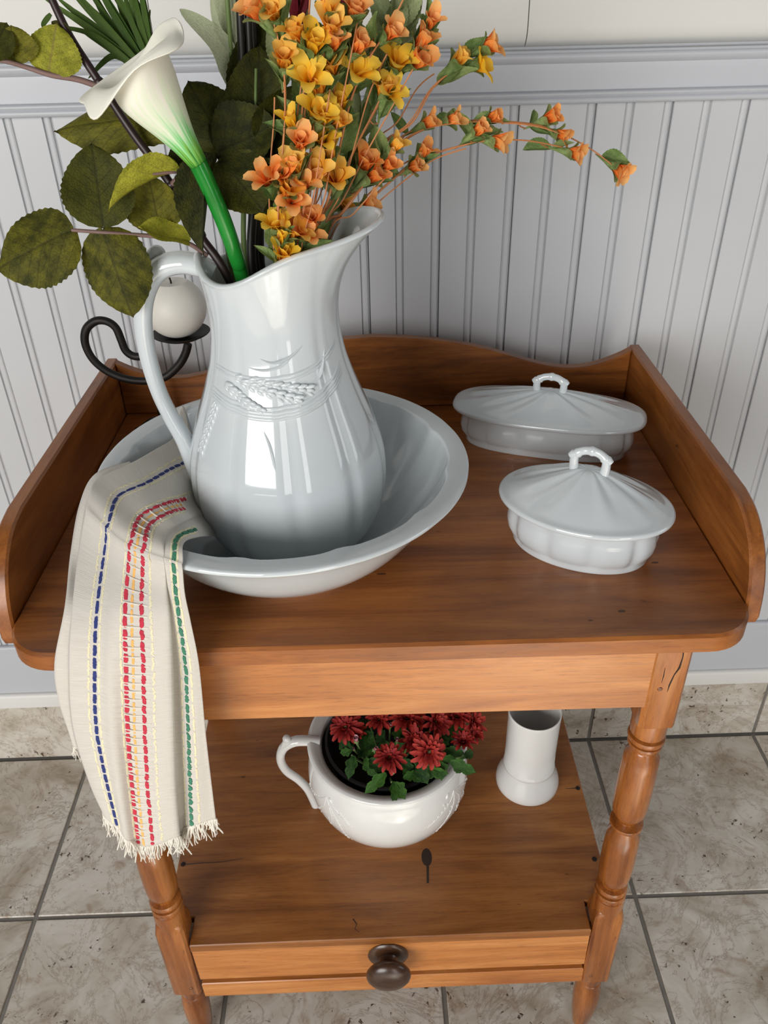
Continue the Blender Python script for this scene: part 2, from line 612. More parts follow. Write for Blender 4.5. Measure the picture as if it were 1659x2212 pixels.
mb = MB()
mb.box(GX - 6 * P, GX + 5 * P, 0.003, 0.03, 0.0, 0.1485, 0.0005)
base_tiles = structure(link('baseboard_back', mb.mesh('baseboard_back', False), M['grout']))
tm = MB()
tm.box(-hw, hw, 0.0, 0.012, 0.004, 0.148, 0.001)
btile_me = tm.mesh('skirting_tile', True, 20)
for i in range(-6, 4):
    link('tile', btile_me, M['tile'], base_tiles, Matrix.Translation((GX + (i + 0.5) * P, 0, 0)))

XL, XR = -1.55, 1.55
mb = MB()
mb.box(XL, XR, 0.012, 0.06, 0.13, 1.9, 0.001)
wall = structure(link('wall_back', mb.mesh('wall_back', False), M['grey_paint']))

# bead board planks: a plank is two strips wide, a bead in the middle and one on its right edge
PW = 0.0944
pts = []


def bead(x0, gap_first=True):
    g = 0.0016
    d = 0.0032
    r = 0.0042
    out = [(x0 - r - g, 0.0), (x0 - r - g * 0.5, d), (x0 - r, d * 0.8)]
    for k in range(1, 8):
        a = pi * k / 8
        out.append((x0 - r * cos(a), d * 0.8 - 0.0026 * sin(a)))
    out += [(x0 + r, d * 0.8), (x0 + r + g * 0.5, d), (x0 + r + g, 0.0)]
    return out


prof = [(0.0004, 0.010), (0.0004, 0.0008), (0.0012, 0.0)] + bead(PW / 2 - 0.0062) + bead(PW - 0.0062)[:-2] + [(PW - 0.0006, 0.0035), (PW - 0.0006, 0.012)]
pm = MB()
rows = [[(x, y, z) for (x, y) in prof] for z in (0.27, 0.6, 0.9, 1.165)]
pm.grid(rows)
plank_me = pm.mesh('plank', True, 30)
JX = 0.1853 - PW * 12
for k in range(30):
    x = JX + k * PW
    if XL < x and x + PW < XR:
        link('plank', plank_me, M['grey_paint'], wall, Matrix.Translation((x, random.uniform(-0.0002, 0.0003), 0)))


def extrude_x(name, prof, mat, x0=XL, x1=XR):
    m = MB()
    n = len(prof)
    m.add([(x0, y, z) for y, z in prof] + [(x1, y, z) for y, z in prof],
          [(i, (i + 1) % n, n + (i + 1) % n, n + i) for i in range(n)] + [tuple(range(n)), tuple(range(2 * n - 1, n - 1, -1))])
    return structure(link(name, m.mesh(name, True, 28), mat))


def arc(cy, cz, r, a0, a1, n=6):
    return [(cy + r * cos(radians(a0 + (a1 - a0) * k / n)), cz + r * sin(radians(a0 + (a1 - a0) * k / n))) for k in range(n + 1)]


extrude_x('trim_1', [(0.03, 0.1535), (-0.010, 0.1535)] + arc(-0.006, 0.180, 0.006, 180, 90) + [(0.03, 0.186)], M['strip_paint'])
extrude_x('trim_2', [(0.03, 0.187), (-0.004, 0.187), (-0.004, 0.284), (-0.0075, 0.286)] + arc(-0.0045, 0.2985, 0.0045, 180, 60) + [(0.03, 0.303)], M['rail_paint'])
extrude_x('trim_3', [(0.03, 1.1478), (-0.008, 1.1478)] + arc(-0.010, 1.1518, 0.0042, 260, 110) + arc(-0.011, 1.1588, 0.0026, 250, 100) +
          [(-0.0085, 1.1625), (-0.0085, 1.1905), (-0.0135, 1.1935)] + arc(-0.0125, 1.1985, 0.0036, 200, 100) + [(-0.012, 1.2045), (0.03, 1.2045)], M['rail_paint'])

mb = MB()
mb.box(XL, XR, 0.034, 0.06, 1.2, 1.95, 0.001)
upper = structure(link('wall_upper', mb.mesh('wall_upper', False), M['white_paint']))
uprof = [(0.034, 1.2052), (0.020, 1.2052)] + arc(0.020, 1.2300, 0.0245, 268, 182, 8) + [(-0.0045, 1.26), (-0.0045, 1.9), (0.034, 1.9)]
ux = [XL, -0.2435, 0.1880, 0.62, 1.05, XR]
for k in range(5):
    m = MB()
    n = len(uprof)
    x0, x1 = ux[k] + 0.0006, ux[k + 1] - 0.0006
    m.add([(x0, y, z) for y, z in uprof] + [(x1, y, z) for y, z in uprof],
          [(i, (i + 1) % n, n + (i + 1) % n, n + i) for i in range(n)] + [tuple(range(n)), tuple(range(2 * n - 1, n - 1, -1))])
    link('cladding_board', m.mesh('cladding_board', True, 30), M['white_paint'], upper)

# ================================================================ THE WASHSTAND
H = 0.788
TB = 0.766
SY = -0.0064
ROT = Matrix.Rotation(SY, 4, 'Z')
ws = thing('washstand', 'antique brown wooden washstand with gallery top, turned legs, lower shelf and drawer', 'washstand', (0, 0, 0), SY)


def wpart(name, mb_, mat, parent=ws, smooth=True, angle=30, label=None):
    """mesh built in washstand coordinates"""
    o = local_part(name, mb_.mesh(name, smooth, angle), mat, parent)
    if label:
        o['label'] = label
    return o


WI, YT, YB = 0.3414, -0.5563, -0.0853
AL, S2, YF = 0.2744, 0.0186, -0.5343

rc = 0.046
out = [(-WI, -0.070), (-WI, YT + rc)]
out += [(-WI + rc - rc * cos(a), YT + rc - rc * sin(a)) for a in [pi / 2 * k / 10 for k in range(1, 10)]]
out += [(-WI + rc, YT), (-0.1, YT), (0.1, YT), (WI - rc, YT)]
out += [(WI - rc + rc * sin(a), YT + rc - rc * cos(a)) for a in [pi / 2 * k / 10 for k in range(1, 10)]]
out += [(WI, YT + rc), (WI, -0.070)]
mb = MB()
mb.slab(out, TB, H, 0.0028, lambda a, b, t: (a, b, t))
top = wpart('top_board', mb, M['wood_top'])

side = [(-0.066, 0.764), (-0.066, 0.862), (-0.43, 0.8635), (-0.455, 0.859), (-0.475, 0.8495), (-0.491, 0.836), (-0.502, 0.820), (-0.509, 0.804), (-0.513, 0.787), (-0.515, 0.770), (-0.513, 0.764)]
sd = cr(side[2:10], 4)
side = side[:2] + sd + [side[10]]
for sg in (-1, 1):
    mb = MB()
    x0, x1 = (WI, WI + 0.0155) if sg > 0 else (-WI - 0.0155, -WI)
    mb.slab(side, x0, x1, 0.0022, lambda a, b, t: (t, a, b))
    wpart('side_panel', mb, M['wood_y'])

bk = [(0.0, 0.8892), (0.03, 0.8875), (0.07, 0.8840), (0.11, 0.8775), (0.145, 0.8690), (0.178, 0.8590), (0.205, 0.8500), (0.2287, 0.8435), (0.25, 0.8395), (0.268, 0.8388), (0.285, 0.8405), (0.303, 0.8450), (0.325, 0.8535), (WI - 0.0005, 0.8620)]
bk = cr(bk, 3)
outl = [(-x, z) for x, z in reversed(bk)] + bk[1:]
outl = [(-WI + 0.0005, 0.7885)] + outl + [(WI - 0.0005, 0.7885)]
mb = MB()
mb.slab(list(reversed(outl)), YB, YB + 0.0155, 0.002, lambda a, b, t: (a, t, b))
wpart('back_panel', mb, M['wood_back'])

# aprons
mb = MB()
mb.box(-AL + S2 - 0.004, AL - S2 + 0.004, YF + 0.0015, YF + 0.022, 0.6726, TB, 0.0015)
wpart('apron', mb, M['wood_x'])
YR = -0.135           # rear leg centre
mb = MB()
mb.box(-AL + S2 - 0.004, AL - S2 + 0.004, YR - 0.002, YR + 0.017, 0.6726, TB, 0.0015)
wpart('apron', mb, M['wood_x'])
for sg in (-1, 1):
    mb = MB()
    xa = sg * AL
    mb.box(min(xa, xa + sg * 0.016), max(xa, xa + sg * 0.016), YF + 0.03, YR - 0.012, 0.6726, TB, 0.0015)
    wpart('apron', mb, M['wood_y'])

# turned leg (local: axis at origin, z absolute)
leg = MB()
b0, b1 = 0.6436, TB


def sq_block(m, z0, z1, s, round_top=False, round_bot=False):
    """square post whose end corners are turned down to a circle"""
    rows = []
    n = 32

    def ring(z, blend):
        row = []
        for k in range(n):
            a = 2 * pi * (k + 0.5) / n
            c_, s_ = cos(a), sin(a)
            q = s / max(abs(c_), abs(s_))
            q = min(q, s * 1.36)
            rr = q * (1 - blend) + min(q, s) * blend
            row.append((rr * c_, rr * s_, z))
        return row
    if round_bot:
        for t in (1.0, 0.75, 0.45, 0.18, 0.0):
            rows.append(ring(z0 + (1 - t) ** 2 * 0.018, t))
    else:
        rows.append(ring(z0, 0.1))
        rows.append(ring(z0 + 0.0008, 0))
    if round_top:
        for t in (0.0, 0.18, 0.45, 0.75, 1.0):
            rows.append(ring(z1 - (1 - t) ** 2 * 0.018, t))
    else:
        rows.append(ring(z1, 0))
    m.grid(rows, True)
    o = len(m.v)


sq_block(leg, b0, b1, S2, round_bot=False)
leg.lathe([(0.001, b0 + 0.0005), (S2 * 0.97, b0 + 0.0005)], 32)
R_ = S2
turn = [(0.0, b0 + 0.002), (0.0172, b0 + 0.002), (0.0172, 0.626), (0.0168, 0.6215), (0.0150, 0.6205), (0.0152, 0.6190), (0.0176, 0.6170), (0.0182, 0.6140), (0.0176, 0.6110), (0.0152, 0.6095),
        (0.0150, 0.6085), (0.0166, 0.6070), (0.0170, 0.6040), (0.0160, 0.5985), (0.0146, 0.5965), (0.0146, 0.5950), (0.0158, 0.5935), (0.0162, 0.5905), (0.0172, 0.5840), (0.0180, 0.5700), (0.0184, 0.5500),
        (0.0184, 0.5250), (0.0181, 0.5050), (0.0172, 0.4900), (0.0160, 0.4815), (0.0140, 0.4765), (0.0120, 0.4750), (0.0120, 0.4725), (0.0150, 0.4715), (0.0172, 0.4705), (0.0176, 0.4685), (0.0172, 0.4662),
        (0.0160, 0.4630), (0.0162, 0.4580), (0.0172, 0.4480), (0.0181, 0.4300), (0.0185, 0.4100), (0.0184, 0.3900), (0.0180, 0.3750), (0.0170, 0.3620), (0.0155, 0.3540), (0.0145, 0.3510), (0.0145, 0.3490),
        (0.0168, 0.3480), (0.0178, 0.3450), (0.0178, 0.3420), (0.0165, 0.3395), (0.0155, 0.3385), (0.0155, 0.3370), (0.0172, 0.3360), (0.0180, 0.3330), (0.0178, 0.3300), (0.0168, 0.3280), (0.0166, 0.3265), (0.0178, 0.3255), (0.0180, 0.3180), (0.0178, 0.3040), (0.0178, 0.2990), (0.0, 0.2990)]
leg.lathe([(r * 1.08 if r > 0.0165 else r * 0.90 if r > 0.0 else 0.0, z) for r, z in turn], 32)
sq_block(leg, 0.146, 0.3065, S2, round_top=True)
foot = [(0.0, 0.150), (0.0160, 0.150), (0.0160, 0.146), (0.0166, 0.1440), (0.0150, 0.1330), (0.0142, 0.1240), (0.0142, 0.1215), (0.0152, 0.1200), (0.0156, 0.1180), (0.0150, 0.1160), (0.0152, 0.1145), (0.0168, 0.1080), (0.0180, 0.0960), (0.0184, 0.0820),
        (0.0180, 0.0660), (0.0168, 0.0480), (0.0148, 0.0280), (0.0124, 0.0120), (0.0108, 0.0020), (0.0098, 0.0), (0.0, 0.0)]
leg.lathe(foot, 32)
leg.lathe([(0.001, 0.1462), (S2 * 0.99, 0.1462)], 32)
leg_me = leg.mesh('leg', True, 32)
leg_objs = []
for (x, y) in ((-AL, YF + S2), (AL, YF + S2), (-AL, YR), (AL, YR)):
    leg_objs.append(local_part('leg', leg_me, M['wood_z'], ws, Matrix.Translation((x, y, 0))))
pg = MB()
pg.lathe([(0.0, -0.0006), (0.0026, -0.0006), (0.0026, 0.0002), (0.0020, 0.0008), (0.0, 0.0009)], 12)
peg_me = pg.mesh('peg')
for li, sg in ((0, -1), (1, 1)):
    for z, dx in ((0.700, -0.006 * sg), (0.757, 0.004), (0.162, -0.008 * sg)):
        m4 = Matrix.Translation((dx, -S2, z)) @ Matrix.Rotation(pi / 2, 4, 'X')
        local_part('peg', peg_me, M['peg'], leg_objs[li], m4)
# long drying cracks in the front right post
ck = MB()
ck.tube([(0.008, -S2, 0.766), (0.0075, -S2, 0.752), (0.0085, -S2, 0.742), (0.0078, -S2, 0.728), (0.0045, -S2, 0.719), (0.0022, -S2, 0.705), (0.0018, -S2, 0.696)], [0.0005, 0.0007, 0.0006, 0.0010, 0.0006, 0.0008, 0.0002], 6)
ck.tube([(-0.006, -S2, 0.728), (-0.0055, -S2, 0.718), (-0.006, -S2, 0.708)], [0.0003, 0.0005, 0.0002], 6)
wpart('drying_crack', ck, M['scorch'], leg_objs[1])

# shelf, drawer, rail
ZS = 0.2704
TILT = Matrix.Rotation(radians(-1.0), 4, 'Y')
tilt = Matrix.Translation((0, 0, ZS)) @ TILT @ Matrix.Translation((0, 0, -ZS))
mb = MB()
xs, nt = 0.2895, 0.018
yb_ = YR + 0.030
fr = YF + 0.0005
o_ = [(-xs + 0.036, fr), (xs - 0.036, fr), (xs - 0.036, YF + 0.039), (xs, YF + 0.039), (xs, yb_), (-xs, yb_), (-xs, YF + 0.039), (-xs + 0.036, YF + 0.039)]
mb.slab(o_, ZS - 0.015, ZS, 0.0012, lambda a, b, t: (a, b, t))
shelf = local_part('shelf', mb.mesh('shelf', True, 30), M['wood_shelf'], ws, tilt)
nl = MB()
nl.lathe([(0.0, -0.0005), (0.0034, -0.0005), (0.0034, 0.0006), (0.0022, 0.0014), (0.0, 0.0016)], 12)
nail_me = nl.mesh('nail_head')
for (px, py) in ((0.2803,-0.4373,0.2704)[:2], (0.2831,-0.3220,0.2704)[:2], (-0.2824,-0.4197,0.2704)[:2]):
    local_part('nail_head', nail_me, M['nail'], shelf, Matrix.Translation((px, py, ZS)))
sm = MB()
sp = []
c0 = (0.0532,-0.4240,0.2704)
c1 = (0.0523,-0.4621,0.2704)
for k in range(20):
    a = 2 * pi * k / 20
    sp.append((c0[0] + 0.0072 * cos(a), c0[1] + 0.0135 * sin(a)))
sm.slab(sp, ZS - 0.0006, ZS + 0.00025, 0.0002, lambda a, b, t: (a, b, t))
sm.slab([(c1[0] - 0.0016, c1[1]), (c1[0] + 0.0016, c1[1]), (c0[0] + 0.0022, c0[1] - 0.012), (c0[0] - 0.0012, c0[1] - 0.012)], ZS - 0.0006, ZS + 0.00025, 0.0002, lambda a, b, t: (a, b, t))
local_part('scorch_mark', sm.mesh('scorch_mark'), M['scorch'], shelf)['label'] = 'dark spoon-shaped scorch mark on the shelf'

for pts_ in ([(-0.2823,-0.4204,0.2704), (-0.2560,-0.4186,0.2704), (-0.2274,-0.4184,0.2704), (-0.1993,-0.4139,0.2704)], [(0.2831,-0.3220,0.2704), (0.2639,-0.3220,0.2704)], [(-0.0471,-0.5074,0.2704), (-0.0423,-0.5143,0.2704), (-0.0447,-0.5203,0.2704), (-0.0388,-0.5253,0.2704)]):
    cm_ = MB()
    kk = len(pts_)
    cm_.tube([(p[0], p[1], ZS) for p in pts_], [0.0008 - 0.0006 * i / (kk - 1) for i in range(kk)], 5)
    local_part('crack', cm_.mesh('crack'), M['scorch'], shelf)
for (px, py, _z), a_, b_ in (((0.2225,-0.5198,0.7880), 0.0036, 0.0016), ((0.2748,-0.4480,0.7880), 0.0036, 0.0013), ((0.0013,-0.4540,0.7880), 0.0048, 0.0012), ((0.1909,-0.5312,0.7880), 0.0022, 0.0008)):
    km = MB()
    km.slab([(px + a_ * cos(2 * pi * k / 14), py + b_ * sin(2 * pi * k / 14)) for k in range(14)], H - 0.0006, H + 0.0002, 0.00015, lambda a, b, t: (a, b, t))
    local_part('knot', km.mesh('knot'), M['knot'], top)

xd = AL - S2 - 0.0022
mb = MB()
mb.box(-xd, xd, YF + 0.0025, YF + 0.022, 0.1835, ZS - 0.0165, 0.0012)
mb.box(-xd + 0.01, -xd + 0.022, YF + 0.022, YR - 0.03, 0.186, ZS - 0.02, 0.0008)
mb.box(xd - 0.022, xd - 0.01, YF + 0.022, YR - 0.03, 0.186, ZS - 0.02, 0.0008)
mb.box(-xd + 0.01, xd - 0.01, YF + 0.022, YR - 0.03, 0.183, 0.188, 0.0008)
drawer = local_part('drawer', mb.mesh('drawer', True, 30), M['wood_x'], ws, tilt)
kb = MB()
kb.lathe([(0.0, 0.0), (0.0255, 0.0), (0.0262, 0.0018), (0.0245, 0.0042), (0.0185, 0.0058), (0.0130, 0.0072), (0.0115, 0.0110), (0.0120, 0.0150), (0.0145, 0.0178), (0.0200, 0.0192), (0.0255, 0.0212), (0.0282, 0.0245), (0.0284, 0.0275),
          (0.0268, 0.0312), (0.0225, 0.0350), (0.0150, 0.0380), (0.0070, 0.0392), (0.0, 0.0394)], 40)
knob = local_part('knob', kb.mesh('knob', True, 50), M['wood_dark'], drawer, Matrix.Translation((-0.004, YF + 0.0025, 0.2285)) @ Matrix.Rotation(pi / 2, 4, 'X'))
knob['label'] = 'dark turned wooden knob'
mb = MB()
mb.box(-xd, xd, YF + 0.0015, YF + 0.03, 0.1415, 0.1745, 0.0012)
local_part('drawer_rail', mb.mesh('drawer_rail', True, 30), M['wood_x'], ws, tilt)
for sg in (-1, 1):
    mb = MB()
    mb.box(sg * AL - 0.008, sg * AL + 0.008, YF + 0.034, YR - 0.015, 0.146, ZS - 0.020, 0.0012)
    local_part('lower_side_panel', mb.mesh('lower_side_panel', True, 30), M['wood_y'], ws)
mb = MB()
mb.box(-xd, xd, YR + 0.0, YR + 0.016, 0.146, ZS - 0.020, 0.0012)
local_part('lower_back_panel', mb.mesh('lower_back_panel', True, 30), M['wood_x'], ws)

# ================================================================ BOWL
BX, BY = -0.0925, -0.4040
bowl = thing('wash_bowl', 'large round white ironstone wash bowl holding the pitcher', 'bowl', (BX, BY, H))
BOUT = [(0.080, 0.0), (0.083, 0.005), (0.090, 0.010), (0.109, 0.022), (0.128, 0.0400), (0.143, 0.060), (0.155, 0.078), (0.164, 0.0900), (0.1710, 0.0955), (0.1765, 0.0985), (0.1785, 0.1010), (0.1780, 0.1032), (0.1765, 0.1044), (0.1735, 0.1048)]
BINN = [(0.1610, 0.1046), (0.1592, 0.1036), (0.1578, 0.1010), (0.1555, 0.0950), (0.1485, 0.0780), (0.1370, 0.0600), (0.1210, 0.0400), (0.1030, 0.0250), (0.0830, 0.0150), (0.0600, 0.0108), (0.0, 0.0100)]
BP = [(0.0, 0.004), (0.068, 0.004), (0.072, 0.0)] + cr(BOUT, 3) + cr(BINN, 3)


def bowl_fn(r, z, a):
    k = (12 * a / (2 * pi) + 0.3) % 1.0
    g = min(k, 1 - k)
    if r > 0.09 and z > 0.012:
        inner = 1.0 if (r < 0.1625 and z > interp(BO2, r) + 0.004) else 0.10
        w = min(1, (r - 0.09) / 0.05)
        r = r * (1 - 0.018 * inner * w * exp(-(g / 0.12) ** 2))
    return r, z


BO2 = [(a, b) for a, b in BOUT[:11]]
BI2 = [(a, b) for a, b in reversed(BINN)] + [(0.1730, 0.1048)]
BOZ = [(b, a) for a, b in BOUT[:11]]
mb = MB()
mb.lathe(BP, 144, (BX, BY, H), bowl_fn)
part('bowl_body', mb, M['porcelain'], bowl, True, 60)

# ================================================================ PITCHER
PX, PY, PZ = -0.0885, -0.4000, 0.8005
pitcher = thing('water_pitcher', 'tall white ironstone pitcher with wheat relief, standing in the wash bowl', 'pitcher', (PX, PY, PZ))
PK = cr([(0.8005, 0.058), (0.804, 0.0645), (0.812, 0.0725), (0.828, 0.0835), (0.848, 0.0912), (0.870, 0.0945), (0.890, 0.0945), (0.910, 0.0920), (0.938, 0.0835), (0.970, 0.0710), (1.002, 0.0608), (1.030, 0.0565), (1.055, 0.0562), (1.080, 0.0585)], 6)
ZN = 1.030


def rim_z(a):
    q = (1 + cos(a)) / 2
    h = ((a + pi) % (2 * pi) - pi)
    hb = abs(h) - pi
    return 1.0775 + 0.0375 * q ** 1.8 + 0.010 * exp(-(hb / 0.33) ** 2) + 0.0032 * cos(4 * a - 0.9)


def pit(a, s, off=0.0):
    """s 0..1 lower body, 1..2 neck to rim"""
    an = (a + pi) % (2 * pi) - pi
    if s <= 1:
        z = PZ + (ZN - PZ) * s
        r = interp(PK, z)
        t = 0
    else:
        t = s - 1
        z = ZN + (rim_z(a) - ZN) * t
        r = interp(PK, ZN + 0.05 * t)
        r += 0.036 * t ** 2.7 * exp(-(an / 0.60) ** 2)
        r += 0.003 * t * t
    lob = (a * 10 / (2 * pi) + 0.28) % 1.0
    g = min(lob, 1 - lob)
    env = max(0.0, min(1.0, (z - 0.806) / 0.03)) * (1 - 0.75 * max(0.0, min(1.0, (z - 0.99) / 0.06)))
    r *= 1 - env * (0.030 * exp(-(g / 0.10) ** 2) - 0.004 * cos(2 * pi * lob))
    r -= off
    return Vector((PX + r * cos(a), PY + r * sin(a), z))


NA = 120
rows = []
rows.append([Vector((PX, PY, PZ + 0.002))] * NA)
rows.append([Vector((PX + 0.050 * cos(2 * pi * k / NA), PY + 0.050 * sin(2 * pi * k / NA), PZ + 0.002)) for k in range(NA)])
rows.append([Vector((PX + 0.053 * cos(2 * pi * k / NA), PY + 0.053 * sin(2 * pi * k / NA), PZ)) for k in range(NA)])
for i in range(49):
    rows.append([pit(2 * pi * k / NA, i / 48) for k in range(NA)])
for i in range(1, 21):
    rows.append([pit(2 * pi * k / NA, 1 + i / 20) for k in range(NA)])
for of_, dz_ in ((-0.0008, 0.0008), (-0.0004, 0.0022), (0.0010, 0.0032), (0.0028, 0.0036), (0.0046, 0.0030), (0.0060, 0.0012)):
    rows.append([pit(2 * pi * k / NA, 2.0, of_) + Vector((0, 0, dz_)) for k in range(NA)])
for i in range(20, -1, -2):
    rows.append([pit(2 * pi * k / NA, 1 + i / 20, 0.0064) - Vector((0, 0, 0.0008)) for k in range(NA)])
for i in range(46, 1, -4):
    rows.append([pit(2 * pi * k / NA, i / 48, 0.0055) for k in range(NA)])
rows.append([Vector((PX, PY, PZ + 0.008))] * NA)
mb = MB()
mb.grid(rows, True)
part('body', mb, M['porcelain'], pitcher, True, 80)

# handle
hp = [(-0.1362,-0.4000,1.0752), (-0.1471,-0.4000,1.0810), (-0.1622,-0.4000,1.0842), (-0.1783,-0.4000,1.0811), (-0.1913,-0.4000,1.0696), (-0.2003,-0.4000,1.0501), (-0.2045,-0.4000,1.0251), (-0.2046,-0.4000,0.9945), (-0.2010,-0.4000,0.9647), (-0.1938,-0.4000,0.9383), (-0.1860,-0.4000,0.9158), (-0.1814,-0.4000,0.8901), (-0.1802,-0.4000,0.8581)]
hr = [0.0110, 0.0112, 0.0115, 0.0118, 0.0112, 0.0104, 0.0096, 0.0092, 0.0090, 0.0092, 0.0100, 0.0100, 0.005]
hs = cr([tuple(p) + (r,) for p, r in zip(hp, hr)], 6)
mb = MB()
mb.tube([p[:3] for p in hs], [p[3] for p in hs], 16, True, 0.82, (0, 0, 1))
handle = part('handle', mb, M['porcelain'], pitcher, True, 60)
mb = MB()
q = cr([(-0.1952,-0.3950,1.0665), (-0.1923,-0.3920,1.0775), (-0.1888,-0.3900,1.0862), (-0.1844,-0.3900,1.0892)], 4)
mb.tube(q, [0.004 + 0.0035 * k / (len(q) - 1) for k in range(len(q))], 10)
mb.ball((-0.1841,-0.3900,1.0888), 0.0078, 12, 8)
q = cr([(-0.1846,-0.3900,1.0881), (-0.1733,-0.3960,1.0852), (-0.1591,-0.4000,1.0845)], 4)
mb.tube(q, [0.006, 0.0055, 0.005, 0.0045, 0.004, 0.0035, 0.003, 0.0025, 0.002], 10)
part('thumb_rest', mb, M['porcelain'], handle, True, 60)


def zs(z):
    return (z - PZ) / (ZN - PZ)


# wheat relief: a band of straw round the neck, two crossed ears and a hanging ear
mb = MB()
for k, z0 in enumerate((0.979, 0.9815, 0.984, 0.9875, 1.004, 1.007)):
    ptsr = []
    for j in range(31):
        a = radians(-150 + 128 * j / 30)
        sag = 0.010 * sin(pi * j / 30) * (1 if k < 4 else 0.5)
        rise = 0.016 * (j / 30) ** 4
        p = pit(a, min(1.0, zs(z0 - sag + rise)), 0.0004)
        ptsr.append(p)
    mb.tube(ptsr, [0.0003 + 0.0016 * sin(pi * j / 30) ** 0.4 for j in range(31)], 6, False)


def ear(a0, z0, a1, z1, n=8, r=0.0052):
    for k in range(n):
        t = k / (n - 1)
        a, z = a0 + (a1 - a0) * t, z0 + (z1 - z0) * t
        d = (pit(a1, zs(z1)) - pit(a0, zs(z0))).normalized()
        nrm = Vector((cos(a), sin(a), 0))
        sd_ = d.cross(nrm)
        for sg in (-1, 1):
            c = pit(a, zs(z), 0.0004) + sd_ * (sg * 0.0032)
            mb.ball(c, r, 8, 6, (0.40, 0.40, 1.0), d + sd_ * (0.40 * sg))
        mb.ball(pit(a, zs(z), 0.0004), r * 0.9, 8, 5, (0.42, 0.42, 1.0), d)


ear(radians(-118), 1.000, radians(-72), 0.984)
ear(radians(-128), 0.992, radians(-100), 0.976)
ear(radians(-105), 1.000, radians(-62), 0.990)
ear(radians(-140), 0.972, radians(-146), 0.930, 8)
part('wheat_relief', mb, M['porcelain'], pitcher, True, 60)
# leaf ribbons on the neck
for (aa, zz) in (((-112, -96, -80, -66), (1.012, 1.010, 1.014, 1.026)), ((-100, -88, -74, -60), (1.020, 1.016, 1.020, 1.029)), ((-60, -52, -45, -40), (0.996, 0.998, 1.008, 1.020)), ((-98, -94, -92, -91), (0.962, 0.950, 0.938, 0.928))):
    mb = MB()
    ptsr = [pit(radians(a), min(1.0, zs(z)), 0.0006) for a, z in zip(aa, zz)]
    q = cr([tuple(p) for p in ptsr], 6)
    n = len(q)
    mb.tube(q, [0.0003 + 0.0026 * sin(pi * k / (n - 1)) for k in range(n)], 8, False, 0.5)
    part('leaf_relief', mb, M['porcelain'], pitcher, True, 60)


# ================================================================ COVERED DISHES
def sup(a, b, t, n):
    c, s = cos(t), sin(t)
    return (a * math.copysign(abs(c) ** (2 / n), c), b * math.copysign(abs(s) ** (2 / n), s))


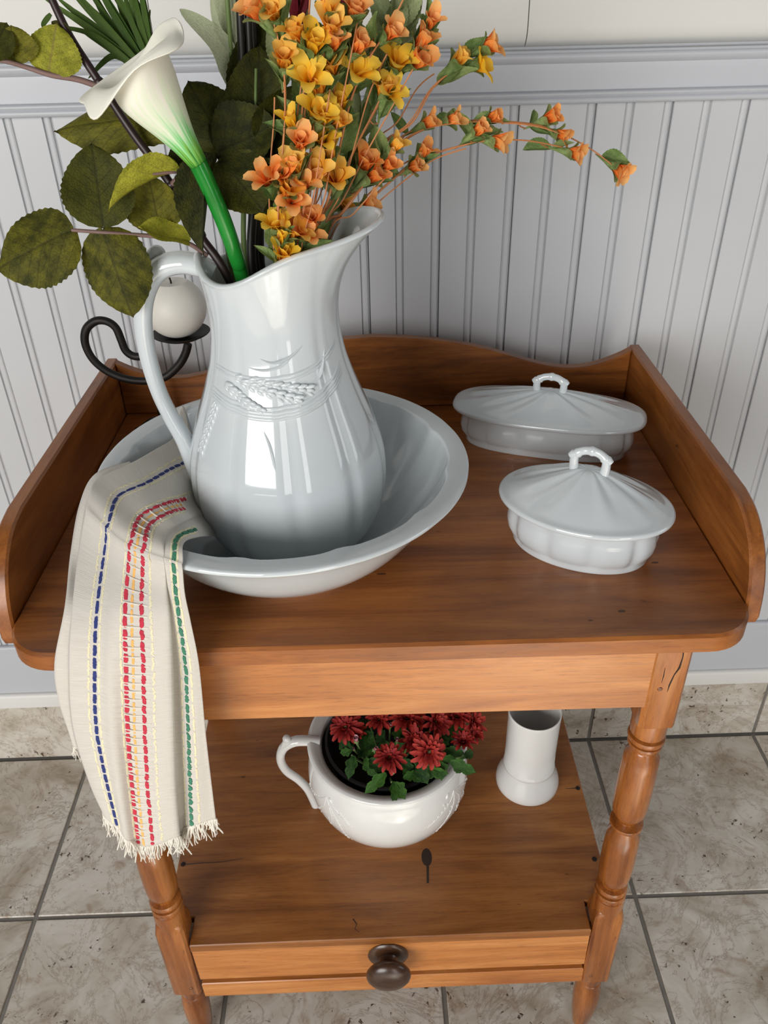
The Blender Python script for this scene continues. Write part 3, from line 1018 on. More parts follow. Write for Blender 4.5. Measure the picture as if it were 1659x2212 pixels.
def covered_dish(name, label, loc, rz, a, b, h, rise, n, lobes, hl, hh):
    root = thing(name, label, 'dish', loc, rz, 'covered dishes on the washstand top')
    NT_ = 144

    def ring(d, z, lob=0.0, nn=n):
        row = []
        for k in range(NT_):
            t = 2 * pi * k / NT_
            x, y = sup(a - d, b - d, t, nn)
            g = 1.0
            if lob:
                ph = (t * lobes / (2 * pi)) % 1.0
                q_ = min(ph, 1 - ph)
                m_ = lob * 0.8 * (exp(-(q_ / 0.16) ** 2))
                l_ = sqrt(x * x + y * y)
                g = 1 - m_ / l_
            row.append((x * g, y * g, z))
        return row
    i0 = 0.012
    base = MB()
    base.grid([ring(b * 0.6, 0.002), ring(0.026, 0.002), ring(0.0235, 0.0), ring(0.0195, 0.0), ring(0.0180, 0.0025), ring(0.0185, 0.006, 0.001), ring(0.0150, 0.011, 0.0026), ring(0.0115, h * 0.36, 0.0040), ring(0.0105, h * 0.52, 0.0042),
               ring(0.0115, h * 0.68, 0.0036), ring(0.0130, h * 0.84, 0.002), ring(0.0115, h * 0.93), ring(0.0085, h - 0.0015), ring(0.0085, h), ring(0.0150, h), ring(0.020, h * 0.6), ring(0.026, h * 0.3), ring(b * 0.6, 0.006)], True)
    local_part('dish_base', base.mesh('dish_base', True, 50), M['porcelain'], root)
    lid = MB()
    rows_ = []

    def lring(f, z, pl=0.0):
        row = []
        for k in range(NT_):
            t = 2 * pi * k / NT_
            x, y = sup(a * f, b * f, t, n * (0.75 + 0.25 * f) if n > 2.2 else 2.0)
            dz = pl * (0.55 * sin(t * 9 + 1.3 * sin(2 * t + 1)) + 0.35 * sin(t * 5 + 2) + 0.25 * sin(t * 17 + 3 * f))
            row.append((x, y, z + dz))
        return row
    rows_.append(lring(0.90, h + 0.0006))
    rows_.append(lring(0.985, h + 0.0006))
    rows_.append(lring(0.998, h + 0.0016))
    rows_.append(lring(1.0, h + 0.0034))
    rows_.append(lring(0.992, h + 0.0052))
    rows_.append(lring(0.970, h + 0.0064))
    rows_.append(lring(0.935, h + 0.0066))
    for k in range(1, 19):
        f = 0.92 * (1 - k / 18.0) + 0.0
        u = 1 - f / 0.92
        z = h + 0.0072 + rise * (1.18 * u - 0.18 * u * u) * (1 - 0.12 * max(0, (u - 0.85)) / 0.15)
        pl = 0.0017 * sin(pi * min(1, u * 1.02)) ** 1.2 * (1.0 if u < 0.93 else 0.2)
        rows_.append(lring(max(f, 0.004), z, pl))
    lid.grid(rows_, True)
    lo = local_part('lid', lid.mesh('lid', True, 55), M['porcelain'], root)
    # bamboo-like loop handle
    zt = h + 0.0072 + rise * 0.92
    hd = MB()
    hpn = [(-hl * 0.72, 0, zt - 0.006), (-hl * 0.78, 0, zt + hh * 0.30), (-hl * 0.70, 0, zt + hh * 0.66), (-hl * 0.40, 0, zt + hh * 0.92), (0, 0, zt + hh), (hl * 0.40, 0, zt + hh * 0.92), (hl * 0.70, 0, zt + hh * 0.66), (hl * 0.78, 0, zt + hh * 0.30), (hl * 0.72, 0, zt - 0.006)]
    hq = cr(hpn, 5)
    nq = len(hq)
    hd.tube(hq, [0.0042 + 0.0010 * exp(-((k - nq * 0.5) / 1.2) ** 2) + 0.0010 * exp(-((k - nq * 0.28) / 1.2) ** 2) + 0.0010 * exp(-((k - nq * 0.72) / 1.2) ** 2) + 0.0012 * (abs(k / (nq - 1) - 0.5) * 2) ** 6 for k in range(nq)], 12, True, 0.85, (0, 1, 0))
    for sg in (-1, 1):
        hd.tube([(sg * hl * 0.62, 0, zt + hh * 0.70), (sg * hl * 0.85, 0, zt + hh * 0.66), (sg * hl * 1.0, 0, zt + hh * 0.52)], [0.0036, 0.0042, 0.0030], 10)
    local_part('lid_handle', hd.mesh('lid_handle', True, 60), M['porcelain'], lo)
    return root


covered_dish('covered_dish', 'long oblong lidded white china dish at the back of the washstand', (0.2085, -0.2020, H), radians(-17.5), 0.1165, 0.0545, 0.046, 0.024, 2.6, 14, 0.0205, 0.0165)
covered_dish('covered_dish', 'small oval lidded white china dish in front of the oblong one', (0.2030, -0.4160, H), radians(-27), 0.0870, 0.0640, 0.052, 0.036, 2.05, 10, 0.0200, 0.0185)

# ================================================================ CANDLE AND HOLDER
CX, CY = -0.2360, -0.1350
ch = thing('candle_holder', 'black wrought iron candle holder with scroll and round drip pan in the back left corner', 'candle holder', (-0.262, -0.135, H))
YC = -0.135
bar = [(-0.2798,-0.1350,0.8937), (-0.2971,-0.1350,0.8930), (-0.3071,-0.1350,0.9006), (-0.3101,-0.1350,0.9146), (-0.3136,-0.1350,0.9307), (-0.3231,-0.1350,0.9391), (-0.3364,-0.1350,0.9395), (-0.3498,-0.1350,0.9294), (-0.3548,-0.1350,0.9117), (-0.3501,-0.1350,0.8916), (-0.3364,-0.1350,0.8751), (-0.3154,-0.1350,0.8637), (-0.2900,-0.1350,0.8597), (-0.2659,-0.1350,0.8640), (-0.2461,-0.1350,0.8791), (-0.2351,-0.1350,0.8941), (-0.2295,-0.1350,0.9079)]
bar = cr(bar, 6)
mb = MB()
mb.tube(bar, [0.0052] * len(bar), 8, True, 0.9, (0, 1, 0))
part('scroll_bar', mb, M['iron'], ch, True, 60)
st = (-0.2826,-0.1350,0.8589)
mb = MB()
mb.tube(cr([st, (st[0] + 0.004, YC, 0.83), (st[0] + 0.004, YC, H + 0.012)], 6), 0.0046, 8)
part('stem', mb, M['iron'], ch, True, 60)
mb = MB()
for a in (200, 320, 80):
    ax_, ay_ = cos(radians(a)), sin(radians(a)) * 0.55
    c_ = (st[0] + 0.004, YC, H)
    mb.tube(cr([(c_[0], c_[1], H + 0.016), (c_[0] + 0.012 * ax_, c_[1] + 0.012 * ay_, H + 0.018), (c_[0] + 0.026 * ax_, c_[1] + 0.026 * ay_, H + 0.010), (c_[0] + 0.032 * ax_, c_[1] + 0.032 * ay_, H + 0.0042)], 5), 0.004, 8)
    mb.ball((c_[0] + 0.034 * ax_, c_[1] + 0.034 * ay_, H + 0.0052), 0.0052, 10, 6)
part('tripod_foot', mb, M['iron'], ch, True, 60)
pc = (-0.2358,-0.1350,0.9189)
PCX, PCZ = pc[0], pc[2]
mb = MB()
mb.lathe([(0.0, -0.004), (0.012, -0.0035), (0.026, -0.001), (0.034, 0.003), (0.0355, 0.0042), (0.034, 0.0048), (0.026, 0.0012), (0.012, -0.0012), (0.0, -0.0015)], 40, (PCX, YC, PCZ))
part('drip_pan', mb, M['iron'], ch, True, 60)
cdl = thing('ball_candle', 'round white ball candle sitting on the iron drip pan', 'candle', (PCX - 0.002, YC, PCZ))
RB = 0.0370
mb = MB()
prof = []
for k in range(25):
    p = pi * k / 24
    r, z = RB * sin(p), RB * 0.97 * (1 - cos(p))
    if p > 2.62:
        z = RB * 0.97 * (1 - cos(2.62)) - 0.0018 * (1 - ((pi - p) / (pi - 2.62)) ** 2)
    prof.append((r, z - 0.0010))
mb.lathe(prof, 48, (PCX - 0.002, YC, PCZ))
part('wax_ball', mb, M['wax'], cdl, True, 35)
mb = MB()
zt = PCZ + prof[-1][1]
mb.tube([(PCX - 0.002, YC, zt - 0.002), (PCX - 0.0022, YC, zt + 0.003), (PCX - 0.003, YC, zt + 0.0068)], 0.0011, 8)
part('wick', mb, M['wick'], cdl)

# ================================================================ CHAMBER POT, PLANT, VASE
ZSH = ZS
KX, KY = 0.0014, -0.3300
pot = thing('chamber_pot', 'white ironstone chamber pot used as planter on the lower shelf', 'pot', (KX, KY, ZSH))
KP = [(0.0, 0.004), (0.066, 0.004), (0.069, 0.0), (0.076, 0.0), (0.0785, 0.003), (0.0800, 0.007), (0.090, 0.018), (0.1015, 0.036), (0.1090, 0.056), (0.1120, 0.076), (0.1110, 0.096), (0.1075, 0.112), (0.1035, 0.122), (0.1025, 0.127), (0.1045, 0.1305), (0.1085, 0.1335), (0.1100, 0.1355), (0.1090, 0.1380), (0.1050, 0.1395),
      (0.0990, 0.1375), (0.0930, 0.1340), (0.0905, 0.1310), (0.0905, 0.1230), (0.0960, 0.110), (0.1000, 0.08), (0.090, 0.04), (0.070, 0.016), (0.0, 0.010)]
KPs = cr(KP[4:19], 3)
KP = KP[:4] + KPs + KP[19:]
mb = MB()
mb.lathe(KP, 96, (KX, KY, ZSH))
part('pot_body', mb, M['porcelain_warm'], pot, True, 60)
hp = [(-0.0921,-0.3300,0.4023), (-0.1096,-0.3300,0.4061), (-0.1275,-0.3300,0.4051), (-0.1426,-0.3300,0.3926), (-0.1485,-0.3300,0.3698), (-0.1428,-0.3300,0.3458), (-0.1267,-0.3300,0.3248), (-0.1145,-0.3300,0.3016), (-0.1048,-0.3300,0.2651)]
hr = [0.0075, 0.0078, 0.008, 0.0078, 0.0072, 0.0068, 0.0066, 0.0072, 0.0085]
hs = cr([tuple(p) + (r,) for p, r in zip(hp, hr)], 6)
mb = MB()
mb.tube([p[:3] for p in hs], [p[3] for p in hs], 14, True, 0.85, (0, 0, 1))
kh = part('handle', mb, M['porcelain_warm'], pot, True, 60)
mb = MB()
mb.ball((-0.1362,-0.3320,0.4135), 0.0058, 12, 8)
mb.tube([(-0.1364,-0.3320,0.4116), (-0.1419,-0.3320,0.3987), (-0.1466,-0.3320,0.3818)], [0.0045, 0.004, 0.003], 10)
part('thumb_rest', mb, M['porcelain_warm'], kh, True, 60)


def kr(z):
    return interp([(b, a) for a, b in KPs[:30]], z)


mb = MB()


def spot(adeg, z, off=0.0):
    a = radians(adeg)
    r = kr(z) - off
    return (KX + r * cos(a), KY + r * sin(a), ZSH + z)


random.seed(5)
for c0 in (-140, -38):
    mb = MB()
    for (da0, z0, da1, z1) in ((0, 0.106, 20, 0.040), (0, 0.106, -14, 0.045), (0, 0.106, 6, 0.055), (0, 0.106, -24, 0.075), (0, 0.106, 24, 0.080)):
        q = [spot(c0 + da0 + (da1 - da0) * t + 3 * sin(4 * t), z0 + (z1 - z0) * t, 0.0004) for t in [k / 10 for k in range(11)]]
        mb.tube(q, [0.0010] * 11, 6)
        for k in range(4, 11):
            for sg in (-1, 1):
                t = k / 10
                p = spot(c0 + da0 + (da1 - da0) * t + 3 * sin(4 * t) + sg * 1.8, z0 + (z1 - z0) * t, 0.0018)
                mb.ball(p, 0.0042, 8, 5, (0.5, 0.5, 1.0), (da1 * 0.02 + sg * 0.3, 0.0, -1.0))
    for k in range(6):
        a = c0 + random.uniform(-16, 16)
        mb.ball(spot(a, random.uniform(0.066, 0.108), 0.0042), 0.0062, 10, 6, (0.9, 0.6, 1.2), (random.uniform(-1, 1), 0, 1))
    part('wheat_relief', mb, M['porcelain_warm'], pot, True, 60)


plant = thing('potted_chrysanthemum', 'rust-red potted chrysanthemum in black nursery pot inside the chamber pot', 'plant', (KX, KY + 0.001, ZSH + 0.011))
mb = MB()
mb.lathe([(0.0, 0.012), (0.060, 0.012), (0.066, 0.04), (0.0800, 0.118), (0.0840, 0.132), (0.0860, 0.1325), (0.0858, 0.1365), (0.0825, 0.1365), (0.0785, 0.115), (0.0780, 0.1025)], 48, (KX, KY + 0.001, ZSH))
part('nursery_pot', mb, M['black_plastic'], plant, True, 40)
random.seed(21)
mb = MB()
rows = []
for i in range(9):
    r = 0.0778 * i / 8
    rows.append([(KX + r * cos(2 * pi * k / 28), KY + 0.001 + r * sin(2 * pi * k / 28), ZSH + 0.103 + random.uniform(-0.003, 0.003)) for k in range(28)])
mb.grid(rows, True)
so = part('soil', mb, M['soil'], plant, True, 0)


def leaf_mesh(name, nu=8, nv=16, shape='rose', serr=0.03, cup=0.12, bend=0.18, wave=0.0):
    """unit leaf: length 1 along +Y, half width .5 in X, +Z is the upper face"""
    m = MB()
    rows_, uvs = [], []
    for i in range(nv + 1):
        v = i / nv
        if shape == 'rose':
            w = 0.5 * (max(0.0, sin(pi * v ** 0.78)) ** 0.62)
        elif shape == 'lance':
            w = 0.5 * max(0.0, sin(pi * v ** 0.7)) ** 0.9
        elif shape == 'blade':
            w = 0.5 * (min(1, 0.5 + v * 3) * (1 - v ** 5) if v < 1 else 0)
        elif shape == 'oval':
            w = 0.5 * max(0.0, sin(pi * v ** 0.9)) ** 0.8
        elif shape == 'mum':
            w = 0.5 * max(0.0, sin(pi * v ** 0.85)) ** 0.7 * (0.62 + 0.38 * abs(cos(v * 7.8 + 0.3)) + 0.06)
        w = max(w, 0.012)
        if serr and 0 < i < nv:
            w *= 1 + serr * (1 if i % 2 else -1)
        row = []
        for j in range(nu + 1):
            u = 2 * j / nu - 1
            x = u * w
            z = cup * (abs(u) ** 1.5) * w * 2 - bend * (v - 0.15) ** 2 + wave * sin(v * 9 + u * 1.5) * (0.4 + abs(u)) * 0.12
            row.append((x, v - (0.03 * abs(u) if shape == 'rose' else 0.06 * abs(u) if shape == 'mum' else 0), z))
            uvs.append((0.5 + 0.5 * u * w * 2, v))
        rows_.append(row)
    m.grid(rows_, False, uvs)
    return m.mesh(name, True, 0)


def with_mat(me, mat):
    c = me.copy()
    c.materials.clear()
    c.materials.append(mat)
    return c


def petal_rows(L, wdt, open_, ang, r0, tipw=1.0, nu=4, nv=6, curl=0.0, notch=0.0):
    """one petal leaving the axis at radius r0, opening angle open_ (0 upright, pi/2 flat)"""
    rows_, uvs = [], []
    r, z = r0, 0.0
    for i in range(nv + 1):
        v = i / nv
        th = open_ * (0.35 + 0.9 * v) + curl * v * v
        if i:
            r += L / nv * sin(th)
            z += L / nv * cos(th)
        w = wdt * (0.35 + 0.65 * sin(pi * min(1.0, 0.12 + 0.62 * v))) * (1 if v < 0.75 else sqrt(max(0.03, 1 - ((v - 0.75) / 0.25) ** 2 * (1 - 0.25 * tipw))))
        row = []
        for j in range(nu + 1):
            u = 2 * j / nu - 1
            s_ = u * w
            dz = 0.30 * w * u * u * cos(th) * 0.6
            rr = r - 0.32 * w * u * u * cos(th) * 1.0
            x = rr * cos(ang) - s_ * sin(ang)
            y = rr * sin(ang) + s_ * cos(ang)
            row.append((x, y, z + 0.30 * w * u * u * sin(th)))
            uvs.append(((u + 1) / 2, v))
        rows_.append(row)
    return rows_, uvs


def bloom_mesh(name, spec, seed):
    rnd = random.Random(seed)
    m = MB()
    for (n, L, wdt, op, r0, off, curl) in spec:
        for k in range(n):
            a = 2 * pi * (k + off) / n + rnd.uniform(-0.12, 0.12)
            rw, uv = petal_rows(L * rnd.uniform(0.9, 1.08), wdt * rnd.uniform(0.9, 1.1), op * rnd.uniform(0.8, 1.25), a, r0, curl=curl + rnd.uniform(-0.2, 0.2))
            m.grid(rw, False, uv)
    return m.mesh(name, True, 0)


# unit blossoms (about 1 tall)
bl_open = [bloom_mesh('blossom', [(5, 1.40, 0.36, 0.78, 0.05, 0.0, 0.50), (2, 1.05, 0.32, 0.36, 0.04, 0.5, 0.2)], s) for s in (1, 2, 3)]
bl_cup = [bloom_mesh('blossom', [(4, 1.35, 0.38, 0.42, 0.05, 0.0, 0.55), (3, 1.0, 0.32, 0.2, 0.03, 0.5, 0.2)], s) for s in (4, 5, 6)]
bl_bud = [bloom_mesh('blossom', [(3, 1.30, 0.34, 0.30, 0.05, 0.0, 0.6), (3, 1.1, 0.30, 0.18, 0.03, 0.5, 0.3)], s) for s in (7, 8)]
BL = {}
for kind, lst in (('o', bl_open), ('c', bl_cup), ('b', bl_bud)):
    for colr in ('yellow', 'orange', 'amber'):
        BL[kind, colr] = [with_mat(me, M['petal_' + colr]) for me in lst]
cm = MB()
cm.lathe([(0.02, -1.35), (0.05, -1.1), (0.10, -0.7), (0.19, -0.3), (0.24, 0.0), (0.20, 0.10), (0.0, 0.02)], 10)
for a in (0.0, 2.2, 4.2):
    rw, uv = petal_rows(0.95, 0.30, 0.40, a, 0.14, curl=0.6)
    cm.grid([[(x, y, z - 0.25) for x, y, z in r] for r in rw], False, uv)
calyx_me = cm.mesh('calyx', True, 0)
calyx_me.materials.append(M['leaf_calyx'])

# chrysanthemum blooms and foliage
mum_big = bloom_mesh('bloom', [(15, 1.0, 0.125, 1.35, 0.08, 0.0, 0.25), (13, 0.85, 0.115, 1.05, 0.07, 0.5, 0.1), (11, 0.66, 0.10, 0.75, 0.05, 0.2, 0.0), (9, 0.42, 0.07, 0.45, 0.03, 0.4, 0.0)], 31)
mum_b2 = bloom_mesh('bloom', [(14, 1.0, 0.13, 1.15, 0.08, 0.0, 0.15), (12, 0.82, 0.12, 0.85, 0.07, 0.5, 0.1), (10, 0.6, 0.10, 0.55, 0.05, 0.2, 0.0), (8, 0.40, 0.07, 0.3, 0.03, 0.4, 0.0)], 32)
mum_bud = bloom_mesh('bud', [(9, 0.9, 0.15, 0.22, 0.12, 0.0, -0.15), (7, 0.8, 0.14, 0.12, 0.06, 0.5, -0.1)], 33)
mcm = MB()
mcm.ball((0, 0, 0.10), 0.20, 10, 6, (1, 1, 0.6))
mcm.lathe([(0.05, -0.5), (0.06, -0.2), (0.16, -0.10), (0.24, 0.02), (0.2, 0.08)], 10)
mcal = mcm.mesh('calyx', True, 60)
mcal.materials.append(M['stem_mum'])
for me in (mum_big, mum_b2):
    me.materials.append(M['petal_mum'])
mum_bud.materials.append(M['petal_mauve'])
ml = leaf_mesh('leaf', 6, 18, 'mum', 0.05, 0.10, 0.22)
ml.materials.append(M['leaf_mum'])

CAMDIR = Vector((0.0, -0.83, 0.55))
PC = Vector((KX, KY + 0.001, ZSH + 0.103))


def mum_stem(p, r=0.0013):
    p = Vector(p)
    rt = PC + Vector(((p.x - PC.x) * 0.55, (p.y - PC.y) * 0.5, 0))
    md = (p + rt) / 2 + Vector(((p.x - PC.x) * 0.12, (p.y - PC.y) * 0.12, 0.012))
    m = MB()
    m.tube(cr([tuple(rt), tuple(md), tuple(p)], 5), r, 6)
    part('stem', m, M['stem_mum'], plant, True, 60)


random.seed(8)
for (p, s, dirv, me) in (
        ((-0.0532,-0.3414,0.4420), 0.0215, (-0.25, -0.5, 0.8), 0), ((-0.0095,-0.3322,0.4440), 0.019, (0, -0.4, 0.9), 1), ((0.0034,-0.3980,0.4460), 0.0195, (-0.1, -0.35, 0.9), 0),
        ((0.0530,-0.3916,0.4500), 0.0225, (0.25, -0.75, 0.55), 0), ((0.0366,-0.3674,0.4420), 0.021, (0.0, -0.5, 0.8), 1), ((0.0279,-0.3356,0.4460), 0.022, (0, -0.2, 1), 0),
        ((0.0642,-0.3477,0.4540), 0.021, (0.4, -0.5, 0.7), 1), ((0.0945,-0.3355,0.4480), 0.020, (0.1, -0.3, 0.9), 0), ((0.1150,-0.3390,0.4400), 0.019, (0.6, -0.4, 0.6), 1),
        ((0.1008,-0.3680,0.4340), 0.0165, (0.0, -0.1, 1), 1), ((0.1159,-0.3545,0.4340), 0.014, (0.5, -0.3, 0.8), 1), ((-0.0428,-0.3469,0.4360), 0.016, (0.1, -0.2, 0.9), 1),
        ((-0.0265,-0.3070,0.4500), 0.020, (0, 0, 1), 0), ((0.0553,-0.3150,0.4590), 0.020, (0, 0, 1), 0)):
    b = link('bloom', (mum_big, mum_b2)[me], None, plant, zframe(p, dirv, random.uniform(0, 6), s * 1.15))
    link('calyx', mcal, None, b, zframe(p, dirv, 0, s))
    mum_stem(Vector(p) - Vector(dirv).normalized() * 0.004)
for (p, s, dirv) in (((-0.0396,-0.3621,0.4380), 0.0125, (0.0, -0.2, 1)), ((-0.0167,-0.3736,0.4340), 0.0105, (0.4, -0.3, 0.8)), ((0.0143,-0.3576,0.4300), 0.0085, (0, -0.2, 1)), ((0.0052,-0.3406,0.4400), 0.010, (0.3, -0.2, 1)), ((0.0259,-0.3741,0.4360), 0.009, (-0.3, -0.3, 0.8)), ((0.0076,-0.4053,0.4260), 0.0065, (0, -0.3, 1)), ((-0.0432,-0.3640,0.4240), 0.0065, (-0.1, -0.2, 1))):
    b = link('bud', mum_bud, None, plant, zframe(p, dirv, random.uniform(0, 6), s))
    link('calyx', mcal, None, b, zframe(p, dirv, 0, s * 1.2))
    mum_stem(p)
for (b0_, t0_, w) in (
        ((-0.0032,-0.4063,0.4260), (-0.0311,-0.4271,0.4140), 0.017), ((0.0083,-0.4164,0.4200), (0.0215,-0.4362,0.4140), 0.020), ((0.0072,-0.4149,0.4200), (0.0078,-0.4409,0.4100), 0.012), ((0.0392,-0.3957,0.4260), (0.0516,-0.4166,0.4160), 0.020), ((0.0205,-0.4099,0.4220), (0.0407,-0.4004,0.4200), 0.013),
        ((0.0675,-0.3878,0.4240), (0.0700,-0.4100,0.4140), 0.022), ((0.0834,-0.3918,0.4280), (0.1151,-0.4065,0.4200), 0.019), ((-0.0430,-0.3788,0.4280), (-0.0525,-0.4034,0.4140), 0.017), ((-0.0460,-0.3689,0.4300), (-0.0675,-0.3474,0.4260), 0.022), ((-0.0474,-0.3687,0.4280), (-0.0636,-0.3676,0.4220), 0.012),
        ((-0.0219,-0.3818,0.4260), (-0.0043,-0.3985,0.4200), 0.018), ((-0.0281,-0.3766,0.4200), (-0.0153,-0.4005,0.4120), 0.018), ((0.0205,-0.3837,0.4260), (0.0346,-0.4017,0.4200), 0.014), ((0.0658,-0.3856,0.4260), (0.0903,-0.3835,0.4240), 0.014), ((0.1033,-0.3759,0.4260), (0.1147,-0.3798,0.4200), 0.014),
        ((0.0945,-0.3392,0.4340), (0.0776,-0.3554,0.4260), 0.020), ((0.0941,-0.3432,0.4340), (0.1104,-0.3507,0.4280), 0.018), ((-0.0029,-0.3553,0.4300), (-0.0137,-0.3314,0.4260), 0.020), ((-0.0029,-0.3553,0.4300), (-0.0035,-0.3733,0.4220), 0.020), ((-0.0275,-0.3366,0.4280), (-0.0216,-0.3515,0.4220), 0.018),
        ((0.0165,-0.3362,0.4300), (0.0187,-0.3550,0.4240), 0.020), ((0.0750,-0.3491,0.4280), (0.0777,-0.3698,0.4200), 0.020), ((0.0597,-0.3879,0.4200), (0.0422,-0.3764,0.4160), 0.018), ((-0.0100,-0.3817,0.4160), (0.0086,-0.3733,0.4140), 0.020), ((-0.0402,-0.3405,0.4240), (-0.0540,-0.3524,0.4200), 0.018),
        ((0.0441,-0.3460,0.4260), (0.0620,-0.3574,0.4200), 0.024), ((0.0281,-0.3532,0.4260), (0.0090,-0.3651,0.4180), 0.024), ((0.0581,-0.3684,0.4240), (0.0866,-0.3601,0.4200), 0.024), ((-0.0214,-0.3414,0.4240), (-0.0375,-0.3713,0.4140), 0.024), ((0.0107,-0.3237,0.4300), (0.0415,-0.3379,0.4260), 0.024), ((-0.0274,-0.3184,0.4260), (-0.0466,-0.3368,0.4200), 0.024),
        ((0.0799,-0.3286,0.4320), (0.1038,-0.3424,0.4280), 0.024), ((-0.0094,-0.3621,0.4200), (-0.0285,-0.3889,0.4120), 0.022), ((0.0204,-0.3846,0.4180), (0.0491,-0.4105,0.4120), 0.022), ((0.0766,-0.3675,0.4220), (0.1061,-0.3808,0.4180), 0.022), ((0.0441,-0.3947,0.4200), (0.0794,-0.4048,0.4160), 0.020)):
    d = Vector(t0_) - Vector(b0_)
    link('leaf', ml, None, plant, frame(b0_, d, CAMDIR + Vector((random.uniform(-0.4, 0.4), 0, random.uniform(-0.2, 0.6))), w, d.length, d.length))
for p in ((0.0048,-0.4141,0.4190), (-0.0462,-0.3747,0.4260), (0.0665,-0.3855,0.4240), (0.0997,-0.3811,0.4260), (-0.0220,-0.3801,0.4220)):
    mum_stem(p, 0.0015)

VX, VY = 0.2085, -0.3060
vs = thing('brush_vase', 'slim white cylindrical china vase with flared foot on the lower shelf', 'vase', (VX, VY, ZSH))
VP = [(0.0, 0.003), (0.040, 0.003), (0.0425, 0.0), (0.0448, 0.0008), (0.0462, 0.004), (0.0462, 0.011), (0.0448, 0.018), (0.0418, 0.026), (0.0390, 0.033), (0.0372, 0.0395), (0.0368, 0.0420), (0.0374, 0.0432), (0.0372, 0.0448), (0.0362, 0.0460),
      (0.0362, 0.080), (0.0364, 0.120), (0.0368, 0.145), (0.0372, 0.1500), (0.0368, 0.1518), (0.0358, 0.1518), (0.0348, 0.1500), (0.0340, 0.140), (0.0335, 0.080), (0.0335, 0.012), (0.0, 0.010)]
mb = MB()
mb.lathe(VP, 64, (VX, VY, ZSH + 0.0022))
part('vase_body', mb, M['porcelain_warm'], vs, True, 50)

# ================================================================ TOWEL
towel = thing('linen_towel', 'cream linen towel with woven colour stripes hanging over the bowl rim', 'towel', (-0.24, -0.53, H + 0.1))
FR = [
    [(-0.2114,-0.2832,0.8620), (-0.1907,-0.3294,0.8580), (-0.1822,-0.3502,0.8500), (-0.1763,-0.3771,0.8380), (-0.1682,-0.3854,0.8260), (-0.1635,-0.3930,0.8240), (-0.1527,-0.4016,0.8180), (-0.1483,-0.4110,0.8140)],
    [(-0.2214,-0.3511,0.8840), (-0.2038,-0.3956,0.8820), (-0.1903,-0.4160,0.8780), (-0.1807,-0.4435,0.8720), (-0.1715,-0.4523,0.8660), (-0.1680,-0.4483,0.8580), (-0.1603,-0.4599,0.8540), (-0.1573,-0.4651,0.8480)],
    [(-0.2362,-0.4121,0.8990), (-0.2140,-0.4529,0.9000), (-0.2041,-0.4701,0.9000), (-0.1872,-0.4968,0.9010), (-0.1716,-0.5104,0.8980), (-0.1707,-0.5014,0.8880), (-0.1623,-0.5103,0.8860), (-0.1575,-0.5174,0.8840)],
    [(-0.2611,-0.4412,0.9010), (-0.2328,-0.4763,0.9020), (-0.2204,-0.4942,0.9020), (-0.2018,-0.5167,0.9020), (-0.1821,-0.5335,0.9020), (-0.1780,-0.5369,0.9000), (-0.1689,-0.5407,0.9000), (-0.1624,-0.5469,0.9000)],
    [(-0.2609,-0.4745,0.8990), (-0.2317,-0.5128,0.9000), (-0.2196,-0.5286,0.9000), (-0.2015,-0.5441,0.9000), (-0.1790,-0.5581,0.9000), (-0.1757,-0.5600,0.8980), (-0.1670,-0.5637,0.8990), (-0.1599,-0.5684,0.8990)],
    [(-0.2679,-0.4945,0.8720), (-0.2398,-0.5208,0.8720), (-0.2260,-0.5347,0.8720), (-0.2086,-0.5496,0.8720), (-0.1808,-0.5658,0.8720), (-0.1784,-0.5641,0.8700), (-0.1693,-0.5706,0.8720), (-0.1620,-0.5740,0.8720)],
    [(-0.2677,-0.5480,0.8370), (-0.2441,-0.5560,0.8377), (-0.2285,-0.5640,0.8413), (-0.2116,-0.5700,0.8432), (-0.1790,-0.5800,0.8480), (-0.1790,-0.5720,0.8410), (-0.1691,-0.5780,0.8458), (-0.1602,-0.5800,0.8422)],
    [(-0.2756,-0.5680,0.7916), (-0.2511,-0.5720,0.7944), (-0.2357,-0.5770,0.7958), (-0.2182,-0.5780,0.7932), (-0.1837,-0.5850,0.7996), (-0.1873,-0.5680,0.7832), (-0.1722,-0.5780,0.7911), (-0.1606,-0.5800,0.7925)],
    [(-0.2900,-0.5700,0.7128), (-0.2652,-0.5760,0.7183), (-0.2485,-0.5800,0.7189), (-0.2331,-0.5760,0.7105), (-0.1950,-0.5860,0.7200), (-0.2006,-0.5640,0.6953), (-0.1833,-0.5760,0.7049), (-0.1675,-0.5780,0.7064)],
    [(-0.2919,-0.5700,0.6343), (-0.2709,-0.5780,0.6434), (-0.2565,-0.5820,0.6444), (-0.2443,-0.5760,0.6325), (-0.2066,-0.5840,0.6408), (-0.2133,-0.5600,0.6102), (-0.1945,-0.5700,0.6256), (-0.1743,-0.5700,0.6280)],
    [(-0.2883,-0.5700,0.5876), (-0.2746,-0.5780,0.5719), (-0.2651,-0.5820,0.5588), (-0.2556,-0.5760,0.5386), (-0.2159,-0.5840,0.5604), (-0.2214,-0.5600,0.5354), (-0.2026,-0.5700,0.5625), (-0.1777,-0.5700,0.5686)],
]
